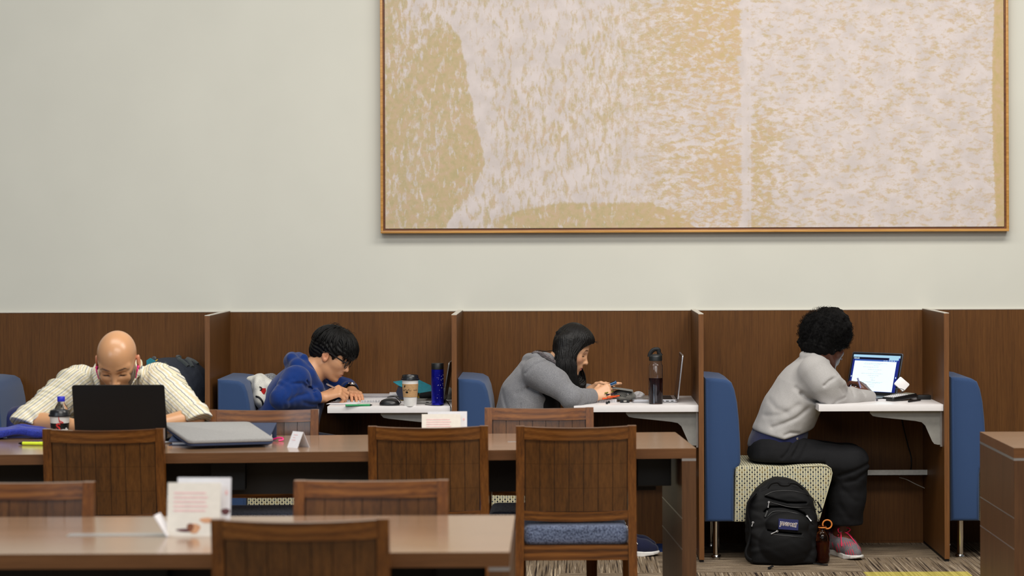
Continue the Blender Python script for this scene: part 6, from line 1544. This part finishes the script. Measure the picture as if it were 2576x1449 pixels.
# calculator
cc = desk_y(2266, 1009) + Vector((0, .05, .004)); cdirn = Vector((.80, .60, 0)); Mc = Matrix.Translation(cc) @ rot((cdirn.x, cdirn.y)) @ Matrix.Rotation(R(-5), 4, 'Y')
t = thing('calculator', 'black graphing calculator with white keys beside the lit laptop', 'calculator', cc)
bm = NB(); prism(bm, rpoly(-.080, -.040, .088, .040, .014), .0, .021, 'XY', .006, 3, Mc); bd = obj('body', bm, plain('calculator_black', (18, 18, 20), .35), t)
bm = NB()
for i in range(7):
    for j in range(5): prism(bm, rpoly(-.070 + i * .0125, -.032 + j * .0135, -.061 + i * .0125, -.023 + j * .0135, .003, 3), .0205, .0235, 'XY', 0, 1, Mc)
obj('key', bm, M_paper, t); bm = NB(); box(bm, (.030, -.030, .0205), (.076, .030, .0222), M=Mc); obj('display', bm, plain('lcd_grey', (168, 172, 160), .25), t)
bm = NB(); box(bm, (.022, -.033, .0206), (.027, .033, .0232), M=Mc); obj('function_key', bm, M_paper, t)
pen('ballpoint_pen', 'dark pen lying in front of the calculator on the desk', desk_y(2286, 1012.5) + Vector((0, 0, .005)), desk_y(2321, 1010) + Vector((0, .05, .005)), .0048, M_black, M_black, .012)
pen('marker', 'grey and black marker right of the calculator', desk_y(2294, 1007) + Vector((0, .06, .0065)), desk_y(2318, 1006) + Vector((0, .09, .0065)), .0065, M_silver, M_black, .012, 'marker')
bm = NB(); box(bm, (-.034, -.022, 0), (.030, .022, .022), .004, 2, Matrix.Translation(desk_y(2330, 1007) + Vector((0, .06, 0)))); one('pencil_case', 'dark hard case at the corner by the right divider', 'case', bm, M_black)
sheet_stack('notepad', 'white notepad under the writing hand at the lit laptop', 'notepad', desk_y(2196, 1010) + Vector((.0, .08, .0008)), .16, .12, .008, R(8), M_paper, None, 4, .002)
pen('ballpoint_pen', 'lilac pen upright in the hand of the afro person', at(2157.5, 951, 11.0), at(2168, 985, 10.98), .0042, plain('lilac_barrel', (132, 132, 176), .35), M_black, .012)
# floor: backpack
bk = on(1972, 1425, 0) + Vector((0, .11, 0)); sB = pxm(10.55)
def pack(P):
    Q = P - A3(bk); z = Q[:, 2]; hw = np.interp(z, [0, .03, .12, .22, .29, .34, .375, .40], [.148, .158, .164, .166, .150, .118, .075, .02]); yc = .02 + z * .10
    dp = np.interp(z, [0, .05, .2, .3, .38], [.10, .105, .10, .085, .05])
    r = np.sqrt((np.abs(Q[:, 0]) / hw) ** 4.0 + (np.abs(Q[:, 1] - yc) / dp) ** 3.0 + 1e-9); d = (np.power(r, .27) - 1) * .11
    d = smax(d, z - .392, .02); d = smax(d, .003 - z, .012)
    # pockets in front
    d = smin(d, ell(Q, (.012, -.055, .10), (.118, .065, .105)), .012); d = smin(d, ell(Q, (.020, -.062, .185), (.098, .050, .060)), .008)
    d = d + .003 * wob(P, 40, 95) + .0018 * wob(P, 95, 96)
    for pts, rr in (([(1931, 1299), (1946, 1287), (1980, 1287), (2013, 1294), (2032, 1304), (2046, 1319)], .0035), ([(1935, 1262), (1955, 1268), (1990, 1276), (2039, 1277)], .003), ([(1925, 1246), (1950, 1236), (2000, 1236), (2040, 1250), (2054, 1275)], .003), ([(1938, 1344), (1980, 1348), (2022, 1352)], .003)):
        d = smax(d, -np.maximum(chain(np.stack([P[:, 0], P[:, 0] * 0 + 10.5, P[:, 2]], 1), [Vector((at(x, y, 10.46).x, 10.5, at(x, y, 10.46).z)) for x, y in pts], [rr] * len(pts)), P[:, 1] - bk.y), .006)
    return d
lo = np.array(bk) + np.array((-.21, -.19, -.02)); hi = np.array(bk) + np.array((.21, .2, .43))
bp_ = sdf_obj('backpack', pack, lo, hi, .0040, M_packcloth); tag(bp_, 'black school backpack with navy logo patch standing on the floor', 'backpack')
def P_(x, y, Y=10.44): return at(x, y, Y)
def seam(name, pts, r, mat): 
    bm = NB(); tube(bm, skin_pts(pack, smooth_pts([P_(x, y) for x, y in pts], 5)), r, 6); return obj(name, bm, mat, bp_)
M_pull = plain('bright_zip_metal', (214, 214, 216), .25, .3)
M_zip = plain('zip_tape', (15, 15, 17), .5)
seam('zipper', [(1931, 1299), (1946, 1287), (1980, 1287), (2013, 1294), (2032, 1304), (2046, 1319)], .0024, M_zip); seam('zipper', [(1935, 1262), (1955, 1268), (1990, 1276), (2039, 1277)], .0022, M_zip)
seam('zipper', [(1925, 1246), (1950, 1236), (2000, 1236), (2040, 1250), (2052, 1268)], .0022, M_zip); seam('zipper', [(1938, 1344), (1980, 1348), (2022, 1352)], .0022, M_zip)
for p, q in (((1934, 1263), (1932, 1277)), ((2030, 1298), (2041, 1311)), ((1955, 1336), (1940, 1343)), ((1894, 1314), (1891, 1324)), ((2045, 1243), (2054, 1255))):
    a, b = skin_pts(pack, [P_(*p), P_(*q)]); a += Vector((0, -.004, 0)); b += Vector((0, -.004, 0)); bm = NB(); tube(bm, [a, a + (b - a) * .25, a + (b - a) * .3, b], [.0065, .0055, .0045, .006], 8, True, .5); tube(bm, [a + Vector((.004 * math.cos(k), -.001, .004 * math.sin(k))) for k in [math.pi * 2 * i / 10 for i in range(11)]], .0012, 5, False); obj('zip_pull', bm, M_pull, bp_)
for pts in ([(1932, 1278), (1930, 1285), (1924, 1300)], [(1940, 1420), (1936, 1426), (1930, 1434)],):
    bm = NB(); tube(bm, [v + Vector((0, -.004, 0)) for v in skin_pts(pack, [P_(x, min(y, 1420)) for x, y in pts])], .006, 8, True, .4); obj('pull_tab', bm, M_web if False else M_black, bp_)
# top grab handle, shoulder strap at the side, bottom strap ends
bm = NB(); tube(bm, smooth_pts([at(1930, 1228, 10.60), at(1940, 1216, 10.60), at(1956, 1213, 10.60), at(1966, 1220, 10.60), at(1983, 1220, 10.60), at(1988, 1215, 10.60), at(2005, 1217, 10.60), at(2022, 1230, 10.60)], 4), .007, 8); obj('grab_handle', bm, M_packcloth, bp_)
bm = NB(); tube(bm, smooth_pts([at(1902, 1240, 10.64), at(1884, 1262, 10.64), at(1880, 1290, 10.64), at(1888, 1330, 10.64), at(1884, 1362, 10.64), at(1876, 1388, 10.62), at(1880, 1404, 10.6), at(1892, 1412, 10.58)], 5), .013, 8, True, .5); obj('shoulder_strap', bm, M_packcloth, bp_)
bm = NB(); tube(bm, smooth_pts([at(2056, 1262, 10.62), at(2064, 1276, 10.62), at(2068, 1284, 10.60), at(2060, 1290, 10.58)], 5), .004, 6); obj('side_strap', bm, M_packcloth, bp_)
bm = NB(); q = on(1934, 1432, 0); tube(bm, [q + Vector((.02, .03, .01)), q + Vector((0, .0, .006)), q + Vector((.004, -.012, .004))], .007, 8, True, .5); obj('strap_end', bm, M_packcloth, bp_)
bm = NB(); q = on(2075, 1423, 0); tube(bm, [q + Vector((-.05, .03, .006)), q + Vector((0, .0, .004)), q + Vector((.014, 0, .004))], .006, 8, True, .5); obj('strap_end', bm, M_packcloth, bp_)
# logo patch: follows the pocket in front of the surface
pq = skin_pts(pack, [P_(1958, 1306), P_(2008, 1309), P_(2007, 1334), P_(1958, 1330)]); ctr = sum(pq, Vector()) / 4
ux = ((pq[1] + pq[2]) - (pq[0] + pq[3])).normalized(); uz = ((pq[0] + pq[1]) - (pq[2] + pq[3])).normalized(); un = ux.cross(uz).normalized(); un = un if un.y < 0 else -un
ctr = ctr + un * .011; Wp = .0915; Hp = .049; Mg = Matrix(((ux.x, uz.x, un.x, ctr.x), (ux.y, uz.y, un.y, ctr.y), (ux.z, uz.z, un.z, ctr.z), (0, 0, 0, 1)))
bm = NB(); box(bm, (-Wp / 2, -Hp / 2, -.012), (Wp / 2, Hp / 2, .0006), .0008, 1, Mg); pt = obj('logo_patch', bm, M_patch, bp_, False)
def logo(mat, size, bold, lift, nm):
    me = text_mesh('JANSPORT', size, .0003, .08, bold)
    for v in me.vertices:
        x = v.co.x / .04; v.co.y = v.co.y * (1 + .22 * x * x) * 1.25 - .0015 * math.sin(x * 2.2); v.co.z += lift
    me.transform(Mg @ Matrix.Translation((0, 0, 0))); return link(nm, me, mat, pt, False)
logo(M_logowhite, .0165, .0013, .0012, 'lettering_outline'); logo(M_logored, .0165, .0001, .0022, 'lettering')
# amber bottle
aq = on(2071, 1419, 0) + Vector((0, .034, 0)); t = thing('sports_bottle', 'amber brown drink bottle with orange loop beside the backpack', 'bottle', aq)
bm = NB(); lathe(bm, [(0, .002), (.026, .002), (.0325, .010), (.034, .03), (.033, .07), (.0345, .11), (.032, .128), (.022, .145), (.0165, .153), (.0165, .172), (.018, .174), (0, .175)], aq, 40)
obj('body', bm, M_amber, t); bm = NB(); lathe(bm, [(0, .004), (.024, .004), (.0305, .012), (.031, .10), (0, .10)], aq, 32); obj('drink', bm, M_amberin, t)
bm = NB(); tube(bm, [at(2081 + 11.5 * math.cos(a), 1319 - 11 * math.sin(a), 10.66) for a in [2 * math.pi * i / 28 for i in range(29)]], .0021, 8, False, 1.6); obj('carry_loop', bm, M_loop, t)
bm = NB(); tube(bm, [aq + Vector((.0175 * math.cos(a), .0175 * math.sin(a), .166)) for a in [2 * math.pi * i / 24 for i in range(25)]], .003, 8, False); obj('neck_ring', bm, M_loop, t)
# cords under the right desk
bm = NB(); tube(bm, smooth_pts([at(2266, 1042, 11.3), at(2274, 1080, 11.31), at(2284, 1120, 11.32), at(2292, 1150, 11.32), at(2292, 1178, 11.3), at(2286, 1186, 11.26)], 6), .0035, 6); one('power_cord', 'black power cord hanging under the lit laptop desk', 'cord', bm, M_black)
bm = NB(); tube(bm, smooth_pts([at(2262, 1201, 11.24), at(2280, 1206, 11.24), at(2302, 1217, 11.24), at(2326, 1228, 11.24)], 6), .0022, 6); one('braided_cord', 'thin grey braided cord below the cable tray at right', 'cord', bm, M_steel)
# ================================================================= light
w = bpy.data.worlds.new('world'); scn.world = w; w.use_nodes = True
w.node_tree.nodes['Background'].inputs[0].default_value = (.86, .93, 1, 1); w.node_tree.nodes['Background'].inputs[1].default_value = .12
def area(name, loc, tgt, sx, sy, e, c):
    l = bpy.data.lights.new(name, 'AREA'); l.shape = 'RECTANGLE'; l.size = sx; l.size_y = sy; l.energy = e; l.color = c
    o = bpy.data.objects.new(name, l); COL.objects.link(o); o.location = loc
    o.rotation_euler = (Vector(tgt) - Vector(loc)).to_track_quat('-Z', 'Y').to_euler()
    return o
area('ceiling_light', (-1.6, 8.4, 4.5), (-1.6, 8.6, 0), 3.2, 1.2, 92, (1, .955, .89))
area('ceiling_light', (2.0, 8.4, 4.5), (2.0, 8.6, 0), 3.2, 1.2, 178, (1, .955, .89))
area('ceiling_light', (1.0, 4.6, 4.6), (1.0, 6.0, 0), 5, 1.4, 232, (1, .955, .89))
area('window_light', (-4.8, 2.6, 3.2), (-.5, 10.5, 1.0), 3.0, 2.2, 95, (.78, .89, 1))
area('window_light', (1.0, -1.3, 4.2), (.8, 11.3, 1.3), 8, 2.0, 130, (.95, .97, 1))
